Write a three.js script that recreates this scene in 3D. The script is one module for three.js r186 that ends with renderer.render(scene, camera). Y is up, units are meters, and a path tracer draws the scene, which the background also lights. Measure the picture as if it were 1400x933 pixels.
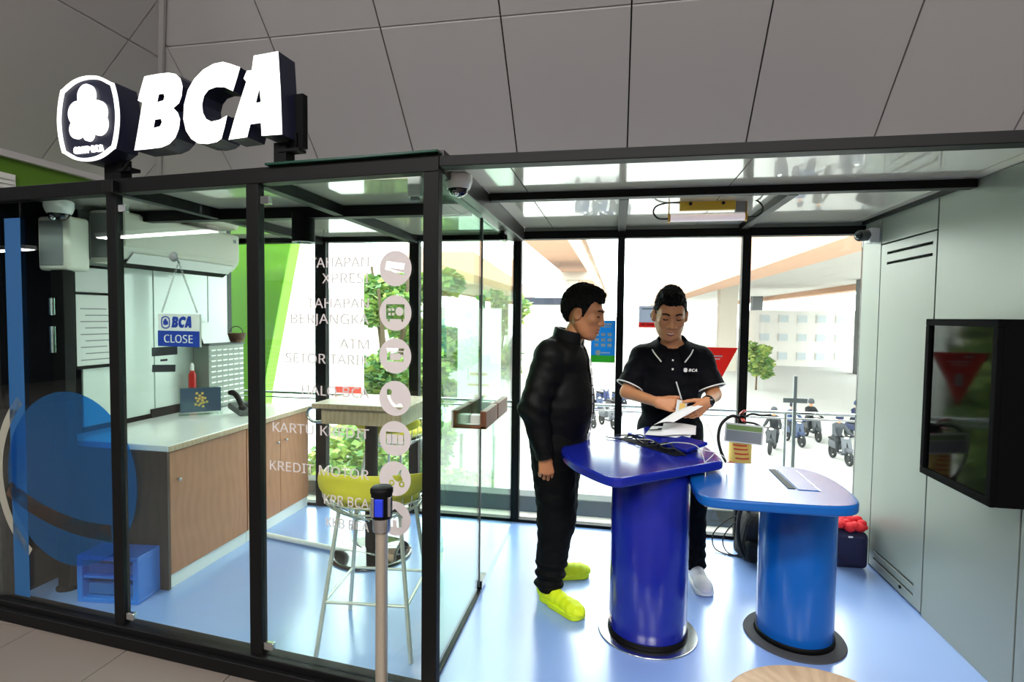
import * as THREE from 'three';
import { mergeGeometries, mergeVertices } from 'three/addons/utils/BufferGeometryUtils.js';
import { RoundedBoxGeometry } from 'three/addons/geometries/RoundedBoxGeometry.js';
import { TextGeometry } from 'three/addons/geometries/TextGeometry.js';
import { FontLoader } from 'three/addons/loaders/FontLoader.js';
import { RectAreaLightUniformsLib } from 'three/addons/lights/RectAreaLightUniformsLib.js';
import { ImprovedNoise } from 'three/addons/math/ImprovedNoise.js';

// ------------------------------------------------------------------ camera, sky, lamps, exposure
RectAreaLightUniformsLib.init();
const scene = new THREE.Scene();
const D2R = Math.PI / 180;
const camera = new THREE.PerspectiveCamera(2 * Math.atan(466.5 / 751.8) / D2R, 1400 / 933, 0.05, 600);
camera.position.set(0, 1.52, 0);
camera.rotation.set(-2.54 * D2R, 10.64 * D2R, 0.67 * D2R, 'YXZ');
const SKY = 6.2, HALL = 31;
{ // overcast sky: even white, a little brighter overhead, faint cloud bands
  const w = 256, h = 128, data = new Float32Array(w * h * 4), n = new ImprovedNoise();
  for (let y = 0; y < h; y++) for (let x = 0; x < w; x++) {
    const el = (y + 0.5) / h * Math.PI - Math.PI / 2, az = (x + 0.5) / w * Math.PI * 2;
    const c = 1 + 0.10 * n.noise(Math.cos(az) * 2 * Math.cos(el), Math.sin(el) * 4, Math.sin(az) * 2 * Math.cos(el));
    const v = (0.95 + 0.15 * Math.max(0, Math.sin(el))) * c, i = (y * w + x) * 4;
    data[i] = v * 0.985; data[i + 1] = v; data[i + 2] = v * 1.02; data[i + 3] = 1;
  }
  const t = new THREE.DataTexture(data, w, h, THREE.RGBAFormat, THREE.FloatType);
  t.mapping = THREE.EquirectangularReflectionMapping; t.magFilter = THREE.LinearFilter; t.needsUpdate = true;
  scene.background = t; scene.backgroundIntensity = SKY;
}
const fillAndAisleLamps = [ // x, y, z, length, width: added unseen fill lamps over the camera, then the far left aisle tubes
  [-1.6, 4.45, 1.6, 1.5, 0.6], [1.2, 4.45, 1.6, 1.5, 0.6], [-0.2, 4.45, 3.8, 1.5, 0.6], [3.6, 4.45, 2.6, 1.5, 0.6], [-4.6, 4.45, 2.6, 1.5, 0.6],
  [-7.3, 2.62, 1.5, 2.3, 0.16], [-11.4, 2.52, 1.5, 2.2, 0.16],
];
const renderer = new THREE.WebGLRenderer({ antialias: true });
renderer.toneMapping = THREE.LinearToneMapping;
renderer.toneMappingExposure = 1.6;
renderer.shadowMap.enabled = true;

// ------------------------------------------------------------------ helpers
const V = (x, y, z) => new THREE.Vector3(x, y, z);
const used = new Map();
const numbered = (n) => { const k = used.get(n) ?? 0; used.set(n, k + 1); return k ? `${n}_${String(k).padStart(3, '0')}` : n; };
let seed = 12345;
const rnd = () => { seed = (seed * 1664525 + 1013904223) >>> 0; return seed / 4294967296; };
const rr = (a, b) => a + (b - a) * rnd();
const perlin = new ImprovedNoise();
function norm(g) { // comparable attributes for merging
  if (g.index) g = g.toNonIndexed();
  for (const k of Object.keys(g.attributes)) if (!['position', 'normal', 'uv'].includes(k)) g.deleteAttribute(k);
  if (!g.attributes.normal) g.computeVertexNormals();
  if (!g.attributes.uv) g.setAttribute('uv', new THREE.BufferAttribute(new Float32Array(g.attributes.position.count * 2), 2));
  g.clearGroups(); g.morphAttributes = {};
  return g;
}
const join = (gs) => (Array.isArray(gs) ? (gs.length === 1 ? gs[0] : mergeGeometries(gs.map(norm))) : gs);
function part(parent, name, gs, mat, ud) {
  const m = new THREE.Mesh(join(gs), mat);
  m.name = name; m.castShadow = m.receiveShadow = true;
  if (ud) Object.assign(m.userData, typeof ud === 'string' ? { label: ud } : ud);
  parent.add(m);
  return m;
}
function thing(name, label, category, [x, y, z] = [0, 0, 0], turn = 0, group) {
  const o = new THREE.Group();
  o.name = numbered(name); o.position.set(x, y, z); o.rotation.y = turn;
  o.userData = { label, category };
  if (group) o.userData.group = group;
  scene.add(o);
  return o;
}
function single(name, gs, mat, label, category, group) {
  const m = part(scene, numbered(name), gs, mat, { label, category });
  if (group) m.userData.group = group;
  return m;
}
function struct(name, gs, mat) {
  let o;
  if (gs) o = part(scene, numbered(name), gs, mat);
  else { o = new THREE.Group(); o.name = numbered(name); scene.add(o); }
  o.userData.kind = 'structure';
  return o;
}
function copyOf(src, label, [x, y, z], turn) {
  const c = src.clone(); c.name = numbered(src.name.replace(/_\d{3}$/, '')); c.userData = { ...src.userData, label };
  c.position.set(x, y, z); if (turn !== undefined) c.rotation.y = turn;
  scene.add(c); return c;
}
function boxUV(g) { // uv in metres from the largest normal axis
  g = g.index ? g.toNonIndexed() : g;
  const p = g.attributes.position, n = g.attributes.normal, uv = new Float32Array(p.count * 2);
  for (let i = 0; i < p.count; i++) {
    const ax = Math.abs(n.getX(i)), ay = Math.abs(n.getY(i)), az = Math.abs(n.getZ(i));
    let u, v;
    if (ax >= ay && ax >= az) { u = p.getZ(i); v = p.getY(i); } else if (ay >= az) { u = p.getX(i); v = p.getZ(i); } else { u = p.getX(i); v = p.getY(i); }
    uv[2 * i] = u; uv[2 * i + 1] = v;
  }
  g.setAttribute('uv', new THREE.BufferAttribute(uv, 2));
  return g;
}
const box = (w, h, d, x = 0, y = 0, z = 0, r = 0) => {
  const g = r ? new RoundedBoxGeometry(w, h, d, 2, r) : new THREE.BoxGeometry(w, h, d);
  g.translate(x, y, z);
  return boxUV(g);
};
const span = (x0, x1, y0, y1, z0, z1, r = 0) => box(Math.abs(x1 - x0), Math.abs(y1 - y0), Math.abs(z1 - z0), (x0 + x1) / 2, (y0 + y1) / 2, (z0 + z1) / 2, r);
const turned = (g, rx, ry, rz, x = 0, y = 0, z = 0) => { g.applyMatrix4(new THREE.Matrix4().makeRotationFromEuler(new THREE.Euler(rx, ry, rz))); g.translate(x, y, z); return g; };
const aim = (g, a, b) => { // geometry along +y from origin to the segment a-b
  const q = new THREE.Quaternion().setFromUnitVectors(V(0, 1, 0), b.clone().sub(a).normalize());
  return g.applyMatrix4(new THREE.Matrix4().compose(a, q, V(1, 1, 1)));
};
const rod = (a, b, r, r2 = r, n = 12) => { const L = a.distanceTo(b), g = new THREE.CylinderGeometry(r2, r, L, n, 1); g.translate(0, L / 2, 0); return aim(g, a, b); };
const bar = (a, b, w, d) => { const L = a.distanceTo(b), g = new THREE.BoxGeometry(w, L, d); g.translate(0, L / 2, 0); return aim(g, a, b); };
const tube = (pts, r, n = 48, k = 8, closed = false) => new THREE.TubeGeometry(new THREE.CatmullRomCurve3(pts.map((p) => (p.isVector3 ? p : V(...p))), closed), n, r, k, closed);
const cyl = (r, h, x, y, z, r2 = r, n = 40) => { const g = new THREE.CylinderGeometry(r2, r, h, n); g.translate(x, y + h / 2, z); return g; };
const ball = (r, x, y, z, sx = 1, sy = 1, sz = 1, n = 20) => { const g = new THREE.SphereGeometry(r, n, Math.round(n * 0.7)); g.scale(sx, sy, sz); g.translate(x, y, z); return g; };
const lathe = (pts, n = 40) => new THREE.LatheGeometry(pts.map(([r, y]) => new THREE.Vector2(r, y)), n);
const shapeOf = (pts, holes = []) => { const s = new THREE.Shape(pts.map(([x, y]) => new THREE.Vector2(x, y))); for (const h of holes) s.holes.push(new THREE.Path(h.map(([x, y]) => new THREE.Vector2(x, y)))); return s; };
const extr = (s, depth, bevel = 0, seg = 2) => new THREE.ExtrudeGeometry(s, { depth: depth - 2 * bevel, bevelEnabled: bevel > 0, bevelThickness: bevel, bevelSize: bevel, bevelOffset: -bevel, bevelSegments: seg, curveSegments: 20 }).translate(0, 0, bevel);
const smoothLoop = (pts, n = 90, tension = 0.5) => new THREE.CatmullRomCurve3(pts.map(([x, y]) => V(x, y, 0)), true, 'catmullrom', tension).getPoints(n).slice(0, n).map((p) => [p.x, p.y]);
function starUnion(cx, cy, circles, n = 90) { // outline of overlapping discs that all surround (cx, cy)
  const out = [];
  for (let i = 0; i < n; i++) {
    const a = i / n * Math.PI * 2, dx = Math.cos(a), dy = Math.sin(a);
    let best = 0.01;
    for (const [x, y, r] of circles) {
      const ox = x - cx, oy = y - cy, b = ox * dx + oy * dy, q = ox * ox + oy * oy - b * b;
      if (q < r * r) best = Math.max(best, b + Math.sqrt(r * r - q));
    }
    out.push([cx + dx * best, cy + dy * best]);
  }
  return out;
}
const font = await new FontLoader().loadAsync('fonts/droid/droid_sans_regular.typeface.json');
const fontBold = await new FontLoader().loadAsync('fonts/droid/droid_sans_bold.typeface.json');
function words(s, cap, depth, { bold = false, width = 0, align = 'right', slant = 0 } = {}) {
  const g = new TextGeometry(s, { font: bold ? fontBold : font, size: cap, depth, curveSegments: 5, bevelEnabled: false });
  g.computeBoundingBox();
  const w = g.boundingBox.max.x - g.boundingBox.min.x;
  g.translate(-g.boundingBox.min.x, 0, 0);
  if (slant) g.applyMatrix4(new THREE.Matrix4().set(1, slant, 0, 0, 0, 1, 0, 0, 0, 0, 1, 0, 0, 0, 0, 1));
  if (width) g.scale(width / w, 1, 1);
  const W = width || w;
  g.translate(align === 'right' ? -W : align === 'center' ? -W / 2 : 0, 0, 0);
  return g;
}

// ------------------------------------------------------------------ textures and materials
function noiseTex(w, h, f, rep, srgb = false) {
  const data = new Uint8Array(w * h * 4);
  for (let y = 0; y < h; y++) for (let x = 0; x < w; x++) { const c = f(x / w, y / h), i = (y * w + x) * 4; for (let k = 0; k < 3; k++) data[i + k] = Math.max(0, Math.min(255, (Array.isArray(c) ? c[k] : c) * 255)); data[i + 3] = 255; }
  const t = new THREE.DataTexture(data, w, h);
  t.wrapS = t.wrapT = THREE.RepeatWrapping; t.magFilter = THREE.LinearFilter; t.repeat.set(rep, rep);
  if (srgb) t.colorSpace = THREE.SRGBColorSpace;
  t.needsUpdate = true; return t;
}
const fbm = (x, y, z = 0, o = 4) => { let s = 0, a = 0.5; for (let i = 0; i < o; i++) { s += a * perlin.noise(x, y, z + i * 7.3); x *= 2; y *= 2; a *= 0.5; } return s; };
const tileNoise = (u, v, k, o) => { // periodic noise on the unit square
  const a = u * Math.PI * 2, b = v * Math.PI * 2;
  return fbm(k * Math.cos(a) + 5 * Math.sin(b) * k / 5, k * Math.sin(a) + 3.1, k * Math.cos(b), o);
};
const woodTex = (dark, light, rep) => noiseTex(256, 256, (u, v) => {
  const g = 0.5 + 0.5 * Math.sin((u * 22 + 1.6 * tileNoise(u, v, 0.7, 3)) * Math.PI * 2) * 0.35 + 0.5 * tileNoise(u * 1, v * 1, 2.2, 4) + 0.25 * (perlin.noise(u * 120, v * 5, 3));
  return [0, 1, 2].map((k) => dark[k] + (light[k] - dark[k]) * Math.max(0, Math.min(1, g)));
}, rep, true);
const clothTex = noiseTex(128, 128, (u, v) => 0.5 + 0.25 * Math.sin(u * 128 * 0.9) * Math.sin(v * 128 * 0.9) + 0.25 * perlin.noise(u * 30, v * 30, 1), 8);
const smearTex = noiseTex(256, 256, (u, v) => 0.5 + 0.5 * tileNoise(u, v, 1.6, 5), 0.6);
const mat = (color, roughness = 0.6, o = {}) => new THREE.MeshPhysicalMaterial({ color, roughness, ...o });
const glassMat = (tint = 0xf4fbf8, o = {}) => mat(tint, 0, { transmission: 1, thickness: 0, ior: 1.5, ...o });
const film = (color) => mat(color, 0, { transmission: 0.92, thickness: 0, ior: 1.3 });
const M = {
  frame: mat(0x070708, 0.5, { specularIntensity: 0.45 }), frameBrown: mat(0x1d1412, 0.4), black: mat(0x030304, 0.55, { specularIntensity: 0.35 }), blackGloss: mat(0x08080a, 0.08, { clearcoat: 0.6 }), rubber: mat(0x111214, 0.75),
  glass: glassMat(), glassGreen: glassMat(0xd6ecdf), glassEdge: mat(0x173f33, 0.2),
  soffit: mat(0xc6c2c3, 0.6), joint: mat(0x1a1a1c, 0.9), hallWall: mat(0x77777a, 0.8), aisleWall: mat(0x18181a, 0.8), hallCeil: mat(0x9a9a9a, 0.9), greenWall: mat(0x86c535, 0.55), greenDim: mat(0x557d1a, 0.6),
  vinyl: mat(0x86a4dd, 0.26, { clearcoat: 0.8, clearcoatRoughness: 0.2, ior: 1.6 }), tile: mat(0x6f665f, 0.42), grout: mat(0x5d564f, 0.9),
  ceil: mat(0xf6eedf, 0.12, { clearcoat: 1, clearcoatRoughness: 0.02, ior: 2.0 }), panel: mat(0x858c84, 0.38, { metalness: 0.25 }), paleWall: mat(0xcfdad3, 0.2, { clearcoat: 0.5, clearcoatRoughness: 0.05 }), navyWall: mat(0x05070c, 0.9, { specularIntensity: 0.05 }), tvBlack: mat(0x030304, 0.85, { specularIntensity: 0.2 }),
  white: mat(0xe9e9e6, 0.4), whiteGloss: mat(0xf1f1ee, 0.18, { clearcoat: 0.4 }), ivory: mat(0xdeddd0, 0.35), grey: mat(0x8a8d8f, 0.5), midGrey: mat(0x55585a, 0.6),
  steel: mat(0xc8c9ca, 0.22, { metalness: 1 }), brushed: mat(0xcabfae, 0.3, { metalness: 0.75 }), chrome: mat(0xdddddd, 0.1, { metalness: 1 }), wireWhite: mat(0xd8d6d0, 0.3, { metalness: 0.4 }),
  wood: mat(0xffffff, 0.45, { map: woodTex([0.66, 0.43, 0.30], [0.74, 0.50, 0.36], 0.8) }), woodPale: mat(0xffffff, 0.4, { map: woodTex([0.66, 0.55, 0.44], [0.80, 0.70, 0.58], 1.4) }), woodDark: mat(0xffffff, 0.5, { map: woodTex([0.24, 0.18, 0.13], [0.32, 0.24, 0.18], 0.8) }), woodRed: mat(0xffffff, 0.5, { map: woodTex([0.38, 0.22, 0.15], [0.55, 0.34, 0.23], 2) }),
  yellow: mat(0xd9c52c, 0.75, { sheen: 0.4, sheenColor: new THREE.Color(0.9, 0.8, 0.3), bumpMap: clothTex, bumpScale: 0.001 }), plateYellow: mat(0xe0bb3d, 0.5), brass: mat(0xc2953c, 0.3, { metalness: 0.8 }),
  indigo: mat(0x16228f, 0.16, { specularIntensity: 1 }), azure: mat(0x0d59ab, 0.18, { specularIntensity: 0.85 }), bluePlastic: mat(0x1d76d6, 0.35), blueVinyl: mat(0x1560a8, 0.4), stripeReflection: mat(0x1f76b6, 0.5, { transmission: 0.55, thickness: 0 }), vividBlue: mat(0x1c35c8, 0.5), signBlue: mat(0x1f3fa6, 0.4), navy: mat(0x14182e, 0.4),
  vinylLetter: mat(0xd2c9c9, 0.9, { transmission: 0.2, thickness: 0 }), blueFilm: film(0x5fb6ea), paleFilm: mat(0xb9b6a6, 0.8, { transmission: 0.5, thickness: 0 }),
  glow: mat(0xffffff, 0.6, { emissive: 0xffffff, emissiveIntensity: 0.72 }), tubeOff: mat(0xeee6ea, 0.25, { emissive: 0xffeef2, emissiveIntensity: 0.25 }), lampGlow: mat(0xffffff, 0.6, { emissive: 0xffffff, emissiveIntensity: 9 }),
  red: mat(0xc01a14, 0.3, { clearcoat: 0.4 }), redCloth: mat(0xd2202a, 0.8), labelYellow: mat(0xd9b55a, 0.6), redPrint: mat(0xd83a28, 0.9, { transmission: 0.45, thickness: 0 }), paper: mat(0xeeeef0, 0.85), ink: mat(0x24252b, 0.8), posterBlue: mat(0x38a8dc, 0.9, { transmission: 0.45, thickness: 0 }), posterGreen: mat(0x56b848, 0.9, { transmission: 0.45, thickness: 0 }), posterGrey: mat(0xc6cad6, 0.9, { transmission: 0.45, thickness: 0 }),
  screen: mat(0x060708, 0.06, { specularIntensity: 0.3 }), carpetGrey: mat(0x3b3c40, 0.85), bagNavy: mat(0x15183c, 0.7, { bumpMap: clothTex, bumpScale: 0.001 }), bagBlack: mat(0x0c0c0e, 0.75, { bumpMap: clothTex, bumpScale: 0.001 }),
  concrete: mat(0xb9b0a4, 0.9), concreteWarm: mat(0xc59a80, 0.9), road: mat(0xa9a8a5, 0.95), kerb: mat(0x474947, 0.9), building: mat(0xcfcac4, 0.9), bark: mat(0x5b4a38, 0.95), paneDark: mat(0xb2b8bc, 0.8),
  skin1: mat(0xb47850, 0.5), skin2: mat(0xc98a60, 0.5), hair: mat(0x050505, 0.75, { specularIntensity: 0.35 }), eye: mat(0x120c09, 0.2), lip: mat(0x8a4a3c, 0.5), tooth: mat(0xe8e2da, 0.4),
  jacket: mat(0x050506, 0.55, { specularIntensity: 0.35, bumpMap: clothTex, bumpScale: 0.0006 }), trouser: mat(0x050607, 0.8, { specularIntensity: 0.3, bumpMap: clothTex, bumpScale: 0.0006 }), jeans: mat(0x060910, 0.85, { specularIntensity: 0.3 }), polo: mat(0x05060d, 0.8, { specularIntensity: 0.3, bumpMap: clothTex, bumpScale: 0.0008 }), shirtDark: mat(0x09090b, 0.8),
  neon: mat(0xd3e80a, 0.6, { bumpMap: clothTex, bumpScale: 0.0015 }), neonSole: mat(0xc3dc18, 0.55), shoeWhite: mat(0xdcd9dc, 0.6), strapWhite: mat(0xcfd2d6, 0.7),
};
const leafMats = [[0.10, 0.22, 0.05], [0.20, 0.32, 0.06], [0.33, 0.40, 0.08]].map((c) => { const m = mat(0xffffff, 0.8, { transmission: 0.4, thickness: 0, side: THREE.DoubleSide }); m.color.setRGB(...c); return m; });

// ------------------------------------------------------------------ concourse: tiled floor, sloped soffit, walls, lamps
const RISE = 1.035, soffitY = (x, z) => 2.5 + RISE * (z + 4.1), leftY = (x) => 3.513 + RISE * (x + 2.882);
function clipHip(poly, keepRight) { // plan polygon cut along the hip x = z + 0.239
  const side = ([x, z]) => (keepRight ? 1 : -1) * (x - z - 0.239), out = [];
  poly.forEach((a, i) => {
    const b = poly[(i + 1) % poly.length], da = side(a), db = side(b);
    if (da >= 0) out.push(a);
    if (da * db < 0) { const t = da / (da - db); out.push([a[0] + (b[0] - a[0]) * t, a[1] + (b[1] - a[1]) * t]); }
  });
  return out;
}
function slopeSlab(poly, f, t, lift = 0) {
  const g = new THREE.ExtrudeGeometry(shapeOf(poly.map(([x, z]) => [x, -z])), { depth: t, bevelEnabled: false });
  g.applyMatrix4(new THREE.Matrix4().makeRotationX(-Math.PI / 2));
  const p = g.attributes.position;
  for (let i = 0; i < p.count; i++) p.setY(i, p.getY(i) + lift + f(p.getX(i), p.getZ(i)));
  g.computeVertexNormals();
  return boxUV(g);
}
{
  const ceil = struct('ceiling');
  const R = [[-6, -4.1], [6, -4.1], [6, -2.071], [-6, -2.071]], L = [[-3.83, -4.4], [-1.83, -4.4], [-1.83, -2.36], [-3.83, -2.36]];
  part(ceil, 'joint_backing', [slopeSlab(clipHip(R, true), soffitY, 0.03, 0.03), slopeSlab(clipHip(L, false), leftY, 0.03, 0.03)], M.joint);
  const g = 0.005, zr = [-4.1, -3.31, -2.071];
  for (let k = -6; k < 8; k++) for (let j = 0; j < 2; j++) {
    const x0 = 0.055 + k * 0.77 + g, x1 = 0.055 + (k + 1) * 0.77 - g, poly = clipHip([[x0, zr[j] + g], [x1, zr[j] + g], [x1, zr[j + 1] - g], [x0, zr[j + 1] - g]], true);
    if (poly.length > 2) part(ceil, 'soffit_panel', slopeSlab(poly, soffitY, 0.025), M.soffit);
  }
  const xl = [-3.83, -3.118, -1.83], zl = [-4.4, -3.865, -3.1, -2.36];
  for (let i = 0; i < 2; i++) for (let j = 0; j < 3; j++) {
    const poly = clipHip([[xl[i] + g, zl[j] + g], [xl[i + 1] - g, zl[j] + g], [xl[i + 1] - g, zl[j + 1] - g], [xl[i] + g, zl[j + 1] - g]], false);
    if (poly.length > 2) part(ceil, 'soffit_panel', slopeSlab(poly, leftY, 0.025), M.soffit);
  }
  const h = Math.SQRT1_2 * 0.03;
  part(ceil, 'hip_trim', bar(V(-3.86, soffitY(0, -4.1) - h, -4.1), V(-2.0, soffitY(0, -2.24) - h, -2.24), 0.035, 0.02), M.soffit);
  part(ceil, 'flat_ceiling', span(-14, 6, 4.6, 4.7, -2.1, 6), M.hallCeil);
  struct('wall_back', [span(-3.95, 6, 2.175, 2.62, -4.2, -4.11), span(1.72, 6, -0.2, 2.175, -4.2, -4.1)], M.hallWall);
  struct('wall_front', [span(-5, 6, -0.2, 4.6, 6, 6.1)], M.hallWall);
  struct('wall_front_aisle', span(-14, -5, -0.2, 4.6, 6, 6.1), M.aisleWall);
  struct('wall_right_hall', span(6, 6.1, -0.2, 4.7, -4.2, 6.1), M.hallWall);
  struct('wall_left_hall', span(-14.1, -14, -0.2, 4.7, -2.5, 6.1), M.aisleWall);
  struct('wall_left_aisle', extr(shapeOf([[-14, -0.2], [-3.97, -0.2], [-3.97, 2.4], [-3.83, 2.53], [-2.13, 4.3], [-2.0, 4.6], [-14, 4.6]]), 0.1).translate(0, 0, -2.46), M.hallWall);
  const gw = struct('wall_left_green', span(-3.96, -3.86, -0.2, 2.5, -4.2, -2.36), M.greenDim);
  gw.userData.kind = 'structure';
  part(gw, 'eave_return', span(-3.98, -3.82, 2.5, 2.62, -4.4, -2.36), M.soffit);
  // ribbed white vent on the green wall
  const v = thing('wall_vent', 'white ribbed vent panel on the green wall at the far left edge', 'vent', [-3.86, 2.1, -2.75]);
  part(v, 'frame', span(0, 0.02, 0, 0.3, -0.2, 0.2, 0.004), M.white);
  for (let k = 0; k < 9; k++) part(v, 'rib', span(0.02, 0.032, 0.02 + k * 0.03, 0.036 + k * 0.03, -0.18, 0.18, 0.003), M.white);
  // floor tiles
  const fl = struct('station_floor', span(-14, 6, -0.2, -0.066, -4.1, 6), M.grout), rest = [];
  const tileGeo = boxUV(new RoundedBoxGeometry(0.586, 0.012, 0.586, 1, 0.002));
  for (let i = -19; i < 10; i++) for (let j = -2; j < 12; j++) {
    const x = -2.51 + (i + 6) * 0.59 - 6 * 0.59 + 3.54, z = -1.9 + j * 0.59;
    if (x > -4 && x < 1.2 && z < -1.2) { const t = part(fl, 'floor_tile', tileGeo, M.tile); t.position.set(x, -0.066, z); } else if (x > -14 && x < 6) rest.push(tileGeo.clone().translate(x, -0.066, z));
  }
  part(fl, 'floor_tile_field', rest, M.tile, { kind: 'stuff' });
  // added fill lamps overhead, and the two aisle tubes
  for (const [i, [x, y, z, w, d]] of fillAndAisleLamps.entries()) {
    const t = thing('fill_or_aisle_lamp', i < 5 ? `added concourse fill lamp, ${['first', 'second', 'third', 'fourth', 'fifth'][i]} behind the viewpoint` : i === 5 ? 'long tube lamp of the left aisle nearer to the booth' : 'long tube lamp of the left aisle farther from the booth', 'lamp', [x, y, z]);
    part(t, 'housing', box(w + 0.04, 0.06, d + 0.04, 0, 0.04, 0, 0.01), M.white);
    part(t, 'diffuser', box(w, 0.012, d, 0, 0.004, 0), M.lampGlow);
    for (const s of [-1, 1]) part(t, 'hanger', rod(V(s * w * 0.4, 0.07, 0), V(s * w * 0.4, 4.6 - y, 0), 0.006), M.steel);
    const l = new THREE.RectAreaLight(0xfffaf5, i < 5 ? HALL : HALL * 0.6, w, d);
    l.position.set(x, y - 0.006, z); l.rotation.x = -Math.PI / 2; scene.add(l);
  }
}

// ------------------------------------------------------------------ booth shell
const ZB = -3.98, FA = -5.74 * D2R, FO = [-0.691, 0, -2.018]; // back glass line; facade turn and right-hand corner
const onFacade = (o, dz = 0) => { o.position.set(FO[0] + Math.sin(FA) * dz, 0, FO[2] + Math.cos(FA) * dz); o.rotation.y = FA; return o; };
{
  const g = new THREE.ExtrudeGeometry(shapeOf([[-3.3, 4.06], [1.66, 4.06], [1.66, 2.03], [-0.69, 2.03], [-3.3, 2.29]]), { depth: 0.06, bevelEnabled: false }).rotateX(-Math.PI / 2).translate(0, -0.06, 0);
  struct('floor', boxUV(g), M.vinyl);
}
{ // front frame, square black tubes
  const f = onFacade(struct('trim_1'));
  for (const [x0, x1] of [[-0.0375, 0.0265], [-0.857, -0.795], [-1.643, -1.585], [-2.62, -2.53]]) part(f, 'post', span(x0, x1, -0.06, 2.065, -0.03, 0.008, 0.003), M.frame);
  part(f, 'top_beam', span(-2.62, 0.0265, 2.065, 2.13, -0.05, 0.01, 0.003), M.frame);
  part(f, 'base_rail', [span(-2.62, 0.0375, -0.06, 0.03, -0.06, 0.02, 0.004), span(-2.62, 0.0375, -0.06, 0.0, 0.02, 0.045, 0.004)], M.frame);
  part(f, 'glass_top_edge', span(-0.74, 0.03, 2.131, 2.139, -0.02, 0.032), M.glassEdge);
}
{ // roof frame of the open bay and the closed room
  const f = struct('trim_2');
  part(f, 'front_beam', [span(-0.662, 1.66, 2.08, 2.12, -2.06, -2.0, 0.003), span(-0.66, 1.66, 2.114, 2.12, -2.18, -2.05), span(-0.66, 1.66, 2.114, 2.17, -2.186, -2.18)], M.frame);
  part(f, 'middle_beam', span(-0.66, 1.577, 2.122, 2.16, -2.88, -2.82, 0.004), M.frame);
  part(f, 'middle_beam', span(-3.1, -0.765, 2.055, 2.116, -2.88, -2.81, 0.004), M.frame);
  part(f, 'partition_beam', span(-0.765, -0.66, 2.065, 2.16, -3.95, -2.06, 0.004), M.frameBrown);
  for (const x of [0.03, 0.83]) part(f, 'cross_beam', span(x - 0.025, x + 0.025, 2.12, 2.16, -3.96, -2.88, 0.004), M.frame);
  for (const x of [-1.5, -2.27]) part(f, 'cross_beam', span(x - 0.028, x + 0.028, 2.06, 2.116, -3.96, -2.13, 0.004), M.frame);
  part(f, 'wall_angle', span(1.553, 1.577, 2.14, 2.16, -3.94, -2.88), M.black);
  part(f, 'threshold', span(-0.65, 1.66, -0.06, 0.006, -2.06, -2.0, 0.004), M.frame);
}
{ // back frame
  const f = struct('trim_3');
  for (const [x, w] of [[-2.27, 0.09], [-1.5, 0.075], [-0.715, 0.07], [0.03, 0.05], [0.86, 0.056]]) part(f, 'post', span(x - w / 2, x + w / 2, 0, 2.08, ZB - 0.03, ZB + 0.03, 0.004), M.frame);
  part(f, 'top_beam', span(-3.15, 1.6, 2.08, 2.135, ZB - 0.04, ZB + 0.04, 0.004), M.black);
  part(f, 'fascia', span(-0.66, 1.6, 2.135, 2.16, ZB - 0.03, ZB + 0.02), M.panel);
  part(f, 'bottom_rail', span(-3.15, 1.6, 0, 0.022, ZB - 0.03, ZB + 0.03), M.frame);
}
{ // glossy white roof panels
  const c = struct('booth_ceiling'), xs = [-0.66, -0.456, 0.524, 1.504, 1.66];
  for (let i = 0; i < 4; i++) part(c, 'ceiling_panel', span(xs[i] + 0.003, xs[i + 1] - 0.003, 2.16, 2.168, -4.05, -2.186), M.ceil);
  const xl = [-3.3, -2.27, -1.5, -0.665];
  for (let i = 0; i < 3; i++) for (const [a, b] of [[-4.05, -2.85], [-2.845, -2.3]]) part(c, 'ceiling_panel', span(xl[i] + 0.003, xl[i + 1] - 0.003, 2.117, 2.124, a, b), M.ceil);
  part(c, 'roof_cover', span(-0.665, 1.66, 2.1685, 2.172, -4.05, -2.186), M.joint);
  part(c, 'roof_cover', span(-3.3, -0.67, 2.1245, 2.129, -4.05, -2.32), M.joint);
}
const pane = (w, x0, x1, y0, y1, z0, z1, m = M.glass) => part(w, 'pane', span(x0, x1, y0, y1, z0, z1), m);
for (const [i, [x0, x1]] of [[-2.53, -1.643], [-1.585, -0.857], [-0.795, -0.0375]].entries()) {
  const w = onFacade(struct(`window_${i + 1}`));
  pane(w, x0, x1, 0.03, 2.065, -0.014, -0.004);
  for (const y of [0.055, 1.98]) part(w, 'glass_clip', [span(x0, x0 + 0.05, y, y + 0.035, -0.02, 0.0, 0.004)], M.steel);
}
for (const [i, [x0, x1]] of [[-3.12, -2.315], [-2.225, -1.5375], [-1.4625, -0.75], [-0.68, 0.005], [0.055, 0.832], [0.888, 1.577]].entries()) {
  const w = struct(`window_${i + 4}`);
  pane(w, x0, x1, 0.022, 2.08, ZB - 0.005, ZB + 0.005);
}
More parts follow.
